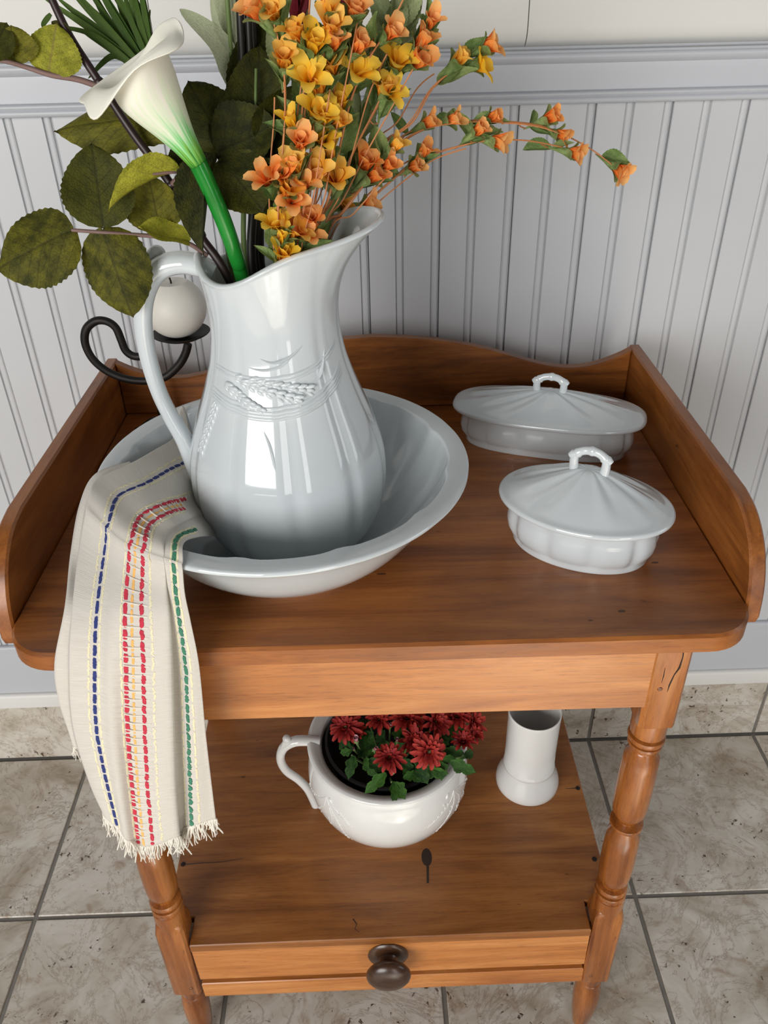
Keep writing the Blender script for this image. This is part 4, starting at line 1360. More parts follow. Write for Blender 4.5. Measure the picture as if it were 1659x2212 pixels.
BKL = [
    [(-0.2409,-0.4039,0.8960), (-0.2092,-0.4524,0.8920)],
    [(-0.2666,-0.4292,0.8980), (-0.2169,-0.4883,0.8980)],
    [(-0.2758,-0.4597,0.8840), (-0.2171,-0.5129,0.8880)],
    [(-0.2828,-0.4916,0.8500), (-0.2254,-0.5244,0.8520)],
    [(-0.2740,-0.5480,0.8373), (-0.2282,-0.5500,0.8267)],
    [(-0.2896,-0.5640,0.7884), (-0.2411,-0.5660,0.7826)],
    [(-0.2961,-0.5660,0.7450), (-0.2505,-0.5660,0.7369)],
    [(-0.2969,-0.5660,0.7024), (-0.2571,-0.5660,0.6940)],
    [(-0.2974,-0.5660,0.6820), (-0.2590,-0.5660,0.6735)],
]


def surf(ctrl, nv, nu):
    cols = [cr([tuple(r[j]) for r in ctrl], nv) for j in range(len(ctrl[0]))]
    rows_ = []
    for i in range(len(cols[0])):
        rows_.append([Vector(p) for p in cr([c[i] for c in cols], nu)])
    return rows_


SF = surf(FR, 10, 8)
random.seed(3)
nR, nC = len(SF), len(SF[0])
for i in range(nR):
    for j in range(nC):
        t = i / nR
        if t > 0.45:
            SF[i][j].y += 0.0016 * sin(j * 0.55 + i * 0.03) * (t - 0.45) / 0.5


def clear_bowl(p, lift, outside):
    dx, dy = p.x - BX, p.y - BY
    r = sqrt(dx * dx + dy * dy)
    z = p.z - H
    if not outside:
        if r < 0.186:
            z = max(z, (interp(BI2, r) if r < 0.158 else 0.1052) + lift)
    elif z < 0.1052 + lift and False:
        need = (max(interp(BOZ, z), 0.1790) if z > 0.04 else interp(BOZ, max(z, 0.0))) + lift + 0.001
        if r < need:
            p.x, p.y = BX + dx / r * need, BY + dy / r * need
    p.z = H + z
    if p.y > YT - 0.002:
        p.z = max(p.z, H + 0.0025)
    elif p.z < H + 0.001:
        p.y = min(p.y, YT - 0.004)
    return p


CREST = 44
for _ in range(5):
    for i in range(nR):
        for j in range(nC):
            clear_bowl(SF[i][j], 0.0030, i > CREST)
    if _ < 2:
        for i in range(1, nR - 1):
            for j in range(nC):
                if i < CREST + 6:
                    SF[i][j] = SF[i][j] * 0.5 + (SF[i - 1][j] + SF[i + 1][j]) * 0.25
clo = MB()
clo.grid(SF, False, [(j / (nC - 1) * 0.62, i / (nR - 1) * 2.0) for i in range(nR) for j in range(nC)])
SBk = surf(BKL, 8, 10)
for i, row in enumerate(SBk):
    for p in row:
        clear_bowl(p, 0.0014, i > 10)
clo.grid(SBk, False, [(j / 10 * 0.3, i / (len(SBk) - 1) * 1.6) for i in range(len(SBk)) for j in range(len(SBk[0]))])
cl_o = part('cloth', clo, M['linen'], towel, True, 0)
sol = cl_o.modifiers.new('thickness', 'SOLIDIFY')
sol.thickness = 0.0009
sol.offset = 0.0


def sfp(u, v):
    """point and outward normal on the front sheet; u in columns, v in rows (float)"""
    i = max(0, min(nR - 2, int(v)))
    j = max(0, min(nC - 2, int(u)))
    fu, fv = u - j, v - i
    a, b, c, d = SF[i][j], SF[i][j + 1], SF[i + 1][j], SF[i + 1][j + 1]
    p = a * (1 - fu) * (1 - fv) + b * fu * (1 - fv) + c * (1 - fu) * fv + d * fu * fv
    n = ((b - a) + (d - c)).cross((c - a) + (d - b)).normalized()
    if n.dot(Vector((-0.2, -0.8, 0.6))) < 0:
        n = -n
    return p, n


def dashes(name, u0, mat, dash, gap, w, h, label, jit=0.0, v0=0.0):
    m = MB()
    v = v0
    while v < nR - 2:
        st_, ln, prs = v, 0.0, []
        while ln < dash and v < nR - 1.6:
            p, n = sfp(u0 + jit * random.uniform(-1, 1), v)
            prs.append((p, n))
            if len(prs) > 1:
                ln += (prs[-1][0] - prs[-2][0]).length
            v += 0.22
        if len(prs) > 2:
            K = len(prs)
            q = [p + n * (h * 0.5) for p, n in prs]
            m.tube(q, [w * (0.80 + 0.20 * sin(pi * k / (K - 1))) for k in range(K)], 6, True, 0.38, tuple(prs[0][1]))
        g = 0.0
        lp = prs[-1][0] if prs else None
        while g < gap and v < nR - 1.6:
            p, n = sfp(u0, v)
            g = (p - lp).length if lp else gap
            v += 0.1
    o = part(name, m, mat, towel, True, 60, label)
    return o


random.seed(14)
dashes('blue_stripe', 8, M['thread_blue'], 0.0100, 0.0016, 0.0019, 0.0010, 'blue stitched stripe', 0.12)
dashes('red_stripe', 22.2, M['thread_red'], 0.0092, 0.0018, 0.0023, 0.0012, 'red stitched stripe', 0.12)
dashes('red_stripe', 26.6, M['thread_red'], 0.0092, 0.0018, 0.0023, 0.0012, 'red stitched stripe', 0.12)
dashes('orange_stripe', 24.4, M['thread_orange'], 0.0120, 0.0012, 0.0015, 0.0010, 'orange stitched stripe', 0.12)
dashes('green_stripe', 48, M['thread_green'], 0.0085, 0.0014, 0.0023, 0.0012, 'green stitched stripe', 0.3)
for u in (6.2, 9.8, 20.4, 28.4, 45.3, 50.6):
    dashes('cream_stripe', u, M['thread_cream'], 0.0160, 0.0008, 0.0011, 0.0010, 'cream yarn line beside a coloured stripe', 0.22)
# white weft bars between the red stitches
mb = MB()
v = 3.0
while v < nR - 3:
    a, n = sfp(21.0, v)
    b, n2 = sfp(24.4, v)
    c, n3 = sfp(27.8, v)
    mb.tube([a + n * 0.0004, b + n2 * 0.0010, c + n3 * 0.0004], 0.0007, 5)
    d, k = 0.0, v
    while d < 0.0100 and k < nR - 2:
        k += 0.1
        d = (sfp(24.4, k)[0] - b).length
    v = k
part('weft_bars', mb, M['fringe'], towel, True, 60)
mb = MB()
random.seed(9)


def strand(p, d, L, r):
    q = [tuple(p)]
    cur = Vector(p)
    dv = Vector(d).normalized()
    for k in range(5):
        dv = (dv + Vector((random.uniform(-0.35, 0.35), random.uniform(-0.2, 0.2), -0.3))).normalized()
        cur = cur + dv * (L / 5)
        q.append(tuple(cur))
    mb.tube(cr(q, 2), [r * (1 - 0.4 * k / 10) for k in range(11)], 5)


for j in range(nC * 4):
    u = j / 4
    if u > nC - 1:
        break
    p, n = sfp(u, nR - 1.3)
    p2, _ = sfp(u, nR - 6)
    strand(p, (p - p2).normalized() + Vector((random.uniform(-0.25, 0.25), 0, 0)), random.uniform(0.013, 0.030), random.uniform(0.0006, 0.0012))
LB = SBk[-1]
for k in range(22):
    t = k / 21 * 0.45 * (len(LB) - 1)
    i = int(t)
    p = LB[i].lerp(LB[min(i + 1, len(LB) - 1)], t - i)
    strand(p, (random.uniform(-0.3, 0.3), 0, -1), random.uniform(0.012, 0.020), 0.0006)
fo = part('fringe', mb, M['fringe'], towel, True, 60)
fo['kind'] = 'stuff'

# ================================================================ FLOWERS IN THE PITCHER
MOUTH = Vector((-0.092, -0.400, 1.03))
lf_rose = [leaf_mesh('leaf', 8, 28, 'rose', 0.022, c_, b_, w_) for c_, b_, w_ in ((0.10, 0.12, 0.15), (-0.10, 0.18, 0.2), (0.16, -0.14, 0.25), (0.30, 0.35, 0.1))]
RL = {k: [with_mat(me, M['leaf_' + k]) for me in lf_rose] for k in ('olive', 'dark', 'lime')}
lf_lance = [leaf_mesh('leaf', 6, 24, 'lance', 0.03, 0.25, b_, w_) for b_, w_ in ((0.15, 0.1), (-0.12, 0.2), (0.3, 0.1))]
LL = {k: [with_mat(me, M['leaf_' + k]) for me in lf_lance] for k in ('sage', 'pale', 'calyx')}

# ---- branch of rose leaves
br = thing('rose_leaf_branch', 'dark stemmed branch of olive rose leaves leaning left from the pitcher', 'branch', tuple(MOUTH))
mb = MB()
main = cr([(-0.085, -0.395, 0.93), (-0.1219,-0.4050,1.0657), (-0.1435,-0.4000,1.1062), (-0.1618,-0.3950,1.1448), (-0.1858,-0.3900,1.1816), (-0.2065,-0.3850,1.2184), (-0.2232,-0.3800,1.2485), (-0.2334,-0.3750,1.2749), (-0.2421,-0.3700,1.2977)], 6)
n = len(main)
mb.tube(main, [0.0040 - 0.0012 * k / n for k in range(n)], 10)
for (px, py, pz), r in (((-0.1435,-0.4000,1.1062), 0.0052), ((-0.1618,-0.3950,1.1448), 0.0046), ((-0.2065,-0.3850,1.2184), 0.0042)):
    mb.ball((px, py, pz), r, 10, 6)
part('main_stem', mb, M['stem_black'], br, True, 60)


def twig(pts_, r0, r1, mat='twig', name='twig', parent=br):
    m = MB()
    q_ = cr(pts_, 6)
    k_ = len(q_)
    m.tube(q_, [r0 + (r1 - r0) * i / (k_ - 1) for i in range(k_)], 8)
    return part(name, m, M[mat], parent, True, 60)


twig([(-0.2025,-0.3860,1.2139), (-0.2203,-0.3900,1.2210), (-0.2387,-0.3950,1.2250), (-0.2546,-0.3950,1.2302), (-0.2687,-0.4000,1.2352), (-0.2850,-0.4000,1.2373)], 0.0024, 0.0014)
twig([(-0.1398,-0.4000,1.0893), (-0.1537,-0.4050,1.1014), (-0.1744,-0.4100,1.1081), (-0.1932,-0.4150,1.1118), (-0.2154,-0.4200,1.1155), (-0.2406,-0.4200,1.1180)], 0.0020, 0.0014)
twig([(-0.1625,-0.3960,1.1443), (-0.1532,-0.4000,1.1512), (-0.1429,-0.4050,1.1554), (-0.1353,-0.4100,1.1568)], 0.0026, 0.0018)
twig([(-0.1491,-0.4000,1.1539), (-0.1515,-0.4100,1.1576), (-0.1691,-0.4200,1.1582)], 0.0018, 0.0010)


def rleaf(b, t, w, kind, v=0, nh=(0, 0, 0), parent=br, sc=2700.0):
    b, t = Vector(b), Vector(t)
    d = t - b
    o = link('leaf', RL[kind][v], None, parent, frame(b, d, CAMDIR + Vector(nh), w / sc * 1.02, d.length, d.length))
    return o


rleaf((-0.2398,-0.4200,1.1180), (-0.3089,-0.4300,1.0930), 168, 'olive', 1)
rleaf((-0.2147,-0.4200,1.1205), (-0.2161,-0.4050,1.1800), 146, 'dark', 0, (0.2, 0, 0))
rleaf((-0.2160,-0.4200,1.1177), (-0.2022,-0.4400,1.0504), 150, 'olive', 1, (-0.1, 0, 0.1))
rleaf((-0.1761,-0.4000,1.1100), (-0.1793,-0.3900,1.1527), 122, 'olive', 2)
rleaf((-0.1504,-0.4100,1.1572), (-0.2089,-0.4300,1.1492), 60, 'lime', 3, (0, 1.1, 1.5))
rleaf((-0.1210,-0.4050,1.1664), (-0.1468,-0.4350,1.1054), 86, 'dark', 3, (-0.5, 0, 0.2))
rleaf((-0.1513,-0.4100,1.1038), (-0.1885,-0.4250,1.1168), 74, 'lime', 2, (0.1, 0.2, 0.7))
rleaf((-0.1496,-0.3750,1.1932), (-0.2594,-0.3700,1.1904), 118, 'olive', 1, (0, 0, 0.2))
rleaf((-0.2400,-0.3950,1.2257), (-0.2294,-0.3900,1.2585), 112, 'lime', 1, (0.1, 0, 0))
rleaf((-0.2629,-0.3950,1.2329), (-0.2632,-0.3900,1.2581), 98, 'olive', 1, (-0.2, 0, 0))
rleaf((-0.2786,-0.4000,1.2360), (-0.2665,-0.3850,1.2603), 80, 'dark', 0)
rleaf((-0.1490,-0.4000,1.1545), (-0.1558,-0.3850,1.1754), 52, 'dark', 0)
rleaf((-0.2240,-0.3800,1.2479), (-0.2349,-0.3800,1.2600), 26, 'dark', 3)

# ---- tall black stem with big dark leaves
bs = thing('dark_leaf_stem', 'upright black stem with large dark green leaves behind the calla lily', 'stem', (-0.088, -0.385, 1.03))
for k, pts_ in enumerate(([(-0.088, -0.385, 0.93), (-0.1020,-0.3850,1.0648), (-0.0989,-0.3800,1.1142), (-0.0956,-0.3750,1.1744), (-0.0916,-0.3700,1.2327), (-0.0889,-0.3650,1.2863)],
                          [(-0.086, -0.380, 0.93), (-0.0986,-0.3800,1.0631), (-0.0939,-0.3760,1.1281), (-0.0907,-0.3700,1.2006), (-0.0879,-0.3660,1.2509), (-0.0850,-0.3600,1.2863)],
                          [(-0.090, -0.385, 0.93), (-0.1045,-0.3900,1.0664), (-0.0989,-0.3850,1.1303), (-0.0989,-0.3750,1.2013), (-0.0965,-0.3700,1.2513), (-0.0945,-0.3700,1.2864)])):
    twig(pts_, 0.0044, 0.0028, 'stem_jet', 'stem', bs)
rleaf((-0.0736,-0.4000,1.1677), (-0.1271,-0.3950,1.1908), 152, 'dark', 0, (-0.1, 0, 0), bs)
rleaf((-0.1152,-0.3950,1.1720), (-0.1402,-0.3850,1.2194), 132, 'dark', 1, (-0.2, 0, 0.1), bs)
rleaf((-0.1199,-0.4050,1.1697), (-0.0695,-0.4050,1.1889), 150, 'dark', 2, (0.1, 0, 0), bs)
rleaf((-0.1161,-0.4100,1.1655), (-0.0868,-0.4200,1.1265), 132, 'dark', 2, (0, 0, 0), bs)
rleaf((-0.0910,-0.3850,1.1725), (-0.0830,-0.3750,1.2416), 136, 'dark', 0, (0.1, 0, 0), bs)
rleaf((-0.0822,-0.4000,1.1730), (-0.0554,-0.4000,1.2143), 92, 'dark', 3, (0.3, 0, 0), bs)
rleaf((-0.0999,-0.3700,1.1908), (-0.0828,-0.3550,1.2625), 90, 'dark', 0, (0, 0, 0), bs)
rleaf((-0.0945,-0.3900,1.1165), (-0.0806,-0.4000,1.1331), 60, 'dark', 3, (0, 0, 0), bs)
rleaf((-0.1443,-0.3750,1.1599), (-0.1238,-0.3700,1.2111), 110, 'dark', 1, (0, 0, 0), bs)

mb = MB()
mb.tube(cr([(-0.0907,-0.3880,1.1763), (-0.0893,-0.3880,1.1962), (-0.0861,-0.3860,1.2252)], 4), 0.0012, 6)
part('leaf_vein', mb, M['stem_green'], bs, True, 60)

# ---- calla lily
cl = thing('calla_lily', 'white calla lily with green throat and glossy green stem', 'flower', (-0.105, -0.425, 1.03))
stem = cr([(-0.100, -0.395, 0.93), (-0.1099,-0.4150,1.0674), (-0.1115,-0.4250,1.0928), (-0.1170,-0.4320,1.1238), (-0.1242,-0.4360,1.1510), (-0.1308,-0.4380,1.1708)], 8)
mb = MB()
n = len(stem)
mb.tube(stem, [0.0058 + 0.0012 * min(1, k / n * 1.1) for k in range(n)], 14)
part('stem', mb, M['stem_calla'], cl, True, 60)
B0 = Vector((-0.1298,-0.4380,1.1686))
M1 = Vector((-0.1431,-0.4440,1.1943))
M2 = Vector((-0.1551,-0.4490,1.2179))
ax = (M2 - B0).normalized()
rt = Vector((1, 0, 0.75))
rt = (rt - ax * rt.dot(ax)).normalized()
fw = rt.cross(ax)
if fw.y > 0:
    fw = -fw
LIP = [  # crest, roll, edge for eight directions: left, left-front, front, right-front, right, right-back, back, left-back
    ((-0.1811,-0.4500,1.2191), (-0.1912,-0.4520,1.2207), (-0.1998,-0.4560,1.2116)),
    ((-0.1669,-0.4740,1.2258), (-0.1753,-0.4780,1.2193), (-0.1881,-0.4740,1.2049)),
    ((-0.1513,-0.4820,1.2371), (-0.1529,-0.4860,1.2369), (-0.1541,-0.4880,1.2345)),
    ((-0.1414,-0.4740,1.2448), (-0.1342,-0.4800,1.2476), (-0.1271,-0.4820,1.2450)),
    ((-0.1396,-0.4500,1.2474), (-0.1305,-0.4560,1.2541), (-0.1231,-0.4620,1.2511)),
    ((-0.1505,-0.4240,1.2483), (-0.1452,-0.4300,1.2569), (-0.1336,-0.4400,1.2615)),
    ((-0.1670,-0.4140,1.2341), (-0.1664,-0.4080,1.2378), (-0.1638,-0.4040,1.2416)),
    ((-0.1808,-0.4240,1.2235), (-0.1916,-0.4240,1.2225), (-0.2069,-0.4300,1.2152)),
]
NS, NP = 7, 48
lines = []
for k in range(8):
    ph = 2 * pi * k / 8
    dv = rt * (-cos(ph)) + fw * sin(ph)
    lines.append(cr([tuple(B0 + dv * 0.0058), tuple(B0.lerp(M1, 0.5) + dv * 0.0084), tuple(M1 + dv * 0.0126), tuple(M2 + dv * 0.0215)] + [tuple(p) for p in LIP[k]], NS))
NL = len(lines[0])
rows, uvs = [], []
for i in range(NL):
    ring = [lines[k % 8][i] for k in range(-1, 10)]
    full = []
    for k in range(1, 9):
        p0, p1, p2, p3 = ring[k - 1], ring[k], ring[k + 1], ring[k + 2]
        for q_ in range(6):
            t = q_ / 6
            full.append(Vector([0.5 * (2 * b + (c - a) * t + (2 * a - 5 * b + 4 * c - d) * t * t + (3 * b - a - 3 * c + d) * t ** 3) for a, b, c, d in zip(p0, p1, p2, p3)]))
    full.append(full[0].copy())
    rows.append(full)
    uvs += [(k / NP, i / (NL - 1)) for k in range(NP + 1)]
LA = (M2 - B0).length * 1.2
mb = MB()
mb.grid(rows, False, uvs)
sp_o = part('spathe', mb, M['calla'], cl, True, 0)
so_ = sp_o.modifiers.new('thickness', 'SOLIDIFY')
so_.thickness = 0.0012
mb = MB()
mb.tube([B0 + ax * 0.03, B0 + ax * 0.06, B0 + ax * (LA * 0.86)], [0.003, 0.0036, 0.0024], 10)
part('spadix', mb, M['petal_yellow'], cl, True, 60)

# ---- grass bunch
gb = thing('grass_bunch', 'bunch of narrow dark green grass blades behind the calla lily', 'grass', (-0.11, -0.37, 1.03))
twig([(-0.096, -0.380, 0.93), (-0.1241,-0.3750,1.0622), (-0.1308,-0.3650,1.1304), (-0.1503,-0.3600,1.1872), (-0.1720,-0.3550,1.2188)], 0.0022, 0.0018, 'stem_green', 'stem', gb)
random.seed(77)


def blade(p0, p1, p2, w, mat='leaf_grass', parent=None, name='blade', nrm=CAMDIR):
    q_ = cr([tuple(p0), tuple(p1), tuple(p2)], 8)
    m = MB()
    rows_, uv = [], []
    K = len(q_)
    nn = Vector(nrm)
    for i, p in enumerate(q_):
        p = Vector(p)
        d = (Vector(q_[min(i + 1, K - 1)]) - Vector(q_[max(i - 1, 0)])).normalized()
        sd_ = d.cross(nn).normalized()
        v_ = i / (K - 1)
        ww = w * (0.6 + 0.4 * min(1, v_ * 4)) * (1 - v_ ** 4 * 0.95)
        rows_.append([p - sd_ * ww * 0.5, p + nn.normalized() * (-0.15 * ww), p + sd_ * ww * 0.5])
        uv += [(0.0, v_), (0.5, v_), (1.0, v_)]
    m.grid(rows_, False, uv)
    return part(name, m, M[mat], parent, True, 0)


for (a, b, c) in (
        ((-0.1760,-0.3550,1.2212), (-0.2126,-0.3500,1.2496), (-0.2489,-0.3450,1.2734)), ((-0.1773,-0.3570,1.2240), (-0.2065,-0.3520,1.2589), (-0.2239,-0.3450,1.2771)), ((-0.1745,-0.3530,1.2236), (-0.2001,-0.3450,1.2553), (-0.2159,-0.3400,1.2799)), ((-0.1764,-0.3500,1.2250), (-0.1922,-0.3450,1.2552), (-0.2053,-0.3400,1.2797)),
        ((-0.1728,-0.3550,1.2270), (-0.1840,-0.3500,1.2583), (-0.1934,-0.3450,1.2795)), ((-0.1727,-0.3520,1.2267), (-0.1773,-0.3480,1.2581), (-0.1805,-0.3400,1.2792)), ((-0.1717,-0.3500,1.2265), (-0.1721,-0.3450,1.2548), (-0.1734,-0.3400,1.2791)), ((-0.1742,-0.3480,1.2232), (-0.1825,-0.3430,1.2518), (-0.1899,-0.3350,1.2793)),
        ((-0.1819,-0.3560,1.2240), (-0.2131,-0.3560,1.2484), (-0.2441,-0.3600,1.2551)), ((-0.1808,-0.3540,1.2222), (-0.2056,-0.3500,1.2401), (-0.2245,-0.3450,1.2509)), ((-0.1801,-0.3480,1.2233), (-0.2195,-0.3400,1.2555), (-0.2420,-0.3350,1.2737)), ((-0.1836,-0.3460,1.2264), (-0.2055,-0.3400,1.2614), (-0.2126,-0.3350,1.2767)),
        ((-0.1778,-0.3450,1.2230), (-0.1991,-0.3400,1.2488), (-0.2174,-0.3350,1.2677)), ((-0.1741,-0.3450,1.2229), (-0.1784,-0.3400,1.2420), (-0.1701,-0.3350,1.2636)), ((-0.1770,-0.3420,1.2227), (-0.1901,-0.3370,1.2610), (-0.2018,-0.3300,1.2795)), ((-0.1833,-0.3500,1.2235), (-0.2010,-0.3520,1.2337), (-0.2232,-0.3560,1.2184)),
        ((-0.1762,-0.3440,1.2294), (-0.1913,-0.3460,1.2347), (-0.1926,-0.3480,1.2236)), ((-0.1757,-0.3430,1.2227), (-0.2003,-0.3370,1.2643), (-0.2044,-0.3300,1.2795)), ((-0.1776,-0.3410,1.2210), (-0.2046,-0.3390,1.2409), (-0.2238,-0.3350,1.2585)), ((-0.1734,-0.3470,1.2247), (-0.1773,-0.3430,1.2641), (-0.1864,-0.3350,1.2823)),
        ((-0.1750,-0.3510,1.2234), (-0.2062,-0.3450,1.2524), (-0.2289,-0.3400,1.2772)), ((-0.1762,-0.3520,1.2235), (-0.1957,-0.3460,1.2584), (-0.2082,-0.3400,1.2827)), ((-0.1736,-0.3500,1.2240), (-0.1804,-0.3450,1.2642), (-0.1859,-0.3400,1.2882)), ((-0.1718,-0.3520,1.2235), (-0.1727,-0.3470,1.2610), (-0.1753,-0.3400,1.2880)),
        ((-0.1776,-0.3490,1.2233), (-0.2115,-0.3450,1.2525), (-0.2360,-0.3400,1.2697)), ((-0.1744,-0.3440,1.2228), (-0.1894,-0.3400,1.2518), (-0.1965,-0.3350,1.2854)),
        ((-0.2372,-0.3700,1.2632), (-0.2427,-0.3720,1.2580), (-0.2443,-0.3740,1.2546))):
    blade(a, b, c, random.uniform(0.0042, 0.0062), 'leaf_grass', gb)

# ---- pale broad leaves
pl = thing('pale_leaf_stem', 'tall pale sage leaves rising between calla lily and black stem', 'stem', (-0.095, -0.370, 1.03))
twig([(-0.092, -0.372, 0.93), (-0.1126,-0.3700,1.0603), (-0.1085,-0.3650,1.1372), (-0.1077,-0.3600,1.2130), (-0.1060,-0.3550,1.2808)], 0.0026, 0.0018, 'stem_green', 'stem', pl)
for (a, b, c, w) in (((-0.1063,-0.3600,1.2097), (-0.1145,-0.3620,1.2405), (-0.1408,-0.3700,1.2642), 0.0190), ((-0.1077,-0.3570,1.2160), (-0.1128,-0.3520,1.2477), (-0.1130,-0.3500,1.2809), 0.0150), ((-0.1061,-0.3550,1.2319), (-0.1052,-0.3520,1.2568), (-0.1046,-0.3500,1.2866), 0.0150), ((-0.1068,-0.3600,1.2355), (-0.1155,-0.3600,1.2512), (-0.1180,-0.3600,1.2723), 0.0060)):
    blade(a, b, c, w, 'leaf_pale', pl, 'leaf')

# ---- sage stem with toothed leaves
sg_ = thing('sage_leaf_stem', 'thick green stem with many toothed sage leaves behind the orange sprays', 'stem', (-0.06, -0.372, 1.05))
twig([(-0.085, -0.385, 0.93), (-0.0423,-0.3720,1.0992), (-0.0299,-0.3680,1.1247), (-0.0118,-0.3620,1.1668), (0.0008,-0.3560,1.2035), (0.0147,-0.3500,1.2386), (0.0315,-0.3450,1.2781)], 0.0048, 0.0036, 'stem_green', 'stem', sg_)
for (b, t, w, k) in (((-0.0300,-0.3660,1.1243), (-0.0034,-0.3600,1.1906), 46, 'sage'), ((-0.0350,-0.3650,1.1279), (-0.0224,-0.3600,1.1703), 44, 'sage'), ((-0.0117,-0.3600,1.1700), (0.0066,-0.3550,1.2100), 40, 'sage'), ((-0.0074,-0.3580,1.1836), (-0.0162,-0.3520,1.2266), 44, 'sage'), ((0.0008,-0.3550,1.2034), (0.0246,-0.3500,1.2377), 42, 'sage'),
                     ((0.0029,-0.3540,1.2099), (0.0003,-0.3480,1.2482), 40, 'sage'), ((0.0088,-0.3520,1.2228), (0.0369,-0.3460,1.2567), 46, 'sage'), ((0.0120,-0.3510,1.2323), (0.0172,-0.3450,1.2693), 40, 'sage'), ((0.0158,-0.3500,1.2417), (0.0406,-0.3430,1.2718), 44, 'sage'), ((0.0174,-0.3490,1.2479), (0.0031,-0.3440,1.2786), 38, 'sage'),
                     ((0.0205,-0.3470,1.2571), (0.0480,-0.3400,1.2777), 42, 'sage'), ((0.0244,-0.3520,1.2321), (0.0352,-0.3560,1.2473), 44, 'pale'), ((0.0069,-0.3520,1.2196), (-0.0085,-0.3470,1.2546), 34, 'sage'), ((-0.0034,-0.3570,1.1902), (0.0191,-0.3520,1.2193), 40, 'sage'), ((-0.0159,-0.3630,1.1600), (-0.0368,-0.3560,1.2010), 40, 'sage'),
                     ((0.0009,-0.3530,1.2066), (-0.0237,-0.3490,1.2393), 40, 'sage'), ((-0.0246,-0.3660,1.1390), (-0.0109,-0.3620,1.1703), 40, 'calyx'), ((0.0160,-0.3460,1.2446), (0.0282,-0.3400,1.2720), 40, 'sage'), ((0.0097,-0.3490,1.2258), (0.0315,-0.3430,1.2473), 38, 'sage'),
                     ((0.0064,-0.3720,1.2181), (0.0261,-0.3660,1.2546), 40, 'sage'), ((0.0009,-0.3760,1.2154), (0.0091,-0.3700,1.2552), 38, 'sage'), ((0.0140,-0.3720,1.2369), (0.0430,-0.3620,1.2662), 42, 'sage'), ((0.0158,-0.3740,1.2431), (0.0253,-0.3660,1.2783), 40, 'sage'), ((0.0195,-0.3720,1.2490), (0.0395,-0.3600,1.2838), 40, 'sage'),
                     ((-0.0103,-0.3850,1.2070), (0.0015,-0.3800,1.2407), 36, 'sage'), ((-0.0163,-0.3880,1.1912), (-0.0184,-0.3840,1.2260), 34, 'calyx'), ((-0.0248,-0.3920,1.1652), (-0.0141,-0.3880,1.2010), 38, 'calyx'), ((0.0229,-0.3700,1.2303), (0.0358,-0.3650,1.2544), 46, 'pale'), ((-0.0351,-0.3920,1.2083), (-0.0368,-0.3860,1.2419), 34, 'sage'),
                     ((-0.0556,-0.3950,1.2154), (-0.0634,-0.3900,1.2516), 34, 'sage'), ((-0.0499,-0.4000,1.1936), (-0.0547,-0.3950,1.2277), 34, 'calyx'), ((-0.0621,-0.3920,1.2246), (-0.0749,-0.3880,1.2576), 36, 'sage'), ((-0.0234,-0.3850,1.2324), (-0.0167,-0.3800,1.2649), 36, 'sage'), ((-0.0376,-0.3840,1.2295), (-0.0460,-0.3800,1.2626), 34, 'sage')):
    d = Vector(t) - Vector(b)
    link('leaf', random.choice(LL[k]), None, sg_, frame(b, d, CAMDIR + Vector((random.uniform(-0.7, 0.7), 0, random.uniform(-0.3, 0.3))), w / 2350.0, d.length, d.length))

# ---- dark red flower stem
rs = thing('dark_red_flower', 'deep red flower stem mostly hidden behind the orange sprays', 'flower', (-0.08, -0.365, 1.03))
twig([(-0.088, -0.372, 0.93), (-0.0865,-0.3650,1.0580), (-0.0663,-0.3550,1.1706), (-0.0558,-0.3500,1.2495), (-0.0484,-0.3450,1.2796)], 0.0022, 0.0016, 'stem_green', 'stem', rs)
twig([(-0.0563,-0.3500,1.2432), (-0.0342,-0.3480,1.2489), (-0.0201,-0.3460,1.2548), (-0.0175,-0.3450,1.2790)], 0.0020, 0.0030, 'red_petal', 'stem', rs)
rp = with_mat(bl_bud[0], M['red_petal'])
for (p, s, d) in (((-0.0548,-0.3500,1.2526), 0.028, (0.2, 0, 1)), ((-0.0614,-0.3490,1.2433), 0.018, (-0.5, -0.3, 0.6)), ((-0.0199,-0.3470,1.2439), 0.022, (0.1, 0, 1)), ((-0.0527,-0.3480,1.2623), 0.030, (0.2, 0, 1))):
    link('petal_cluster', rp, None, rs, zframe(p, d, random.uniform(0, 6), s))

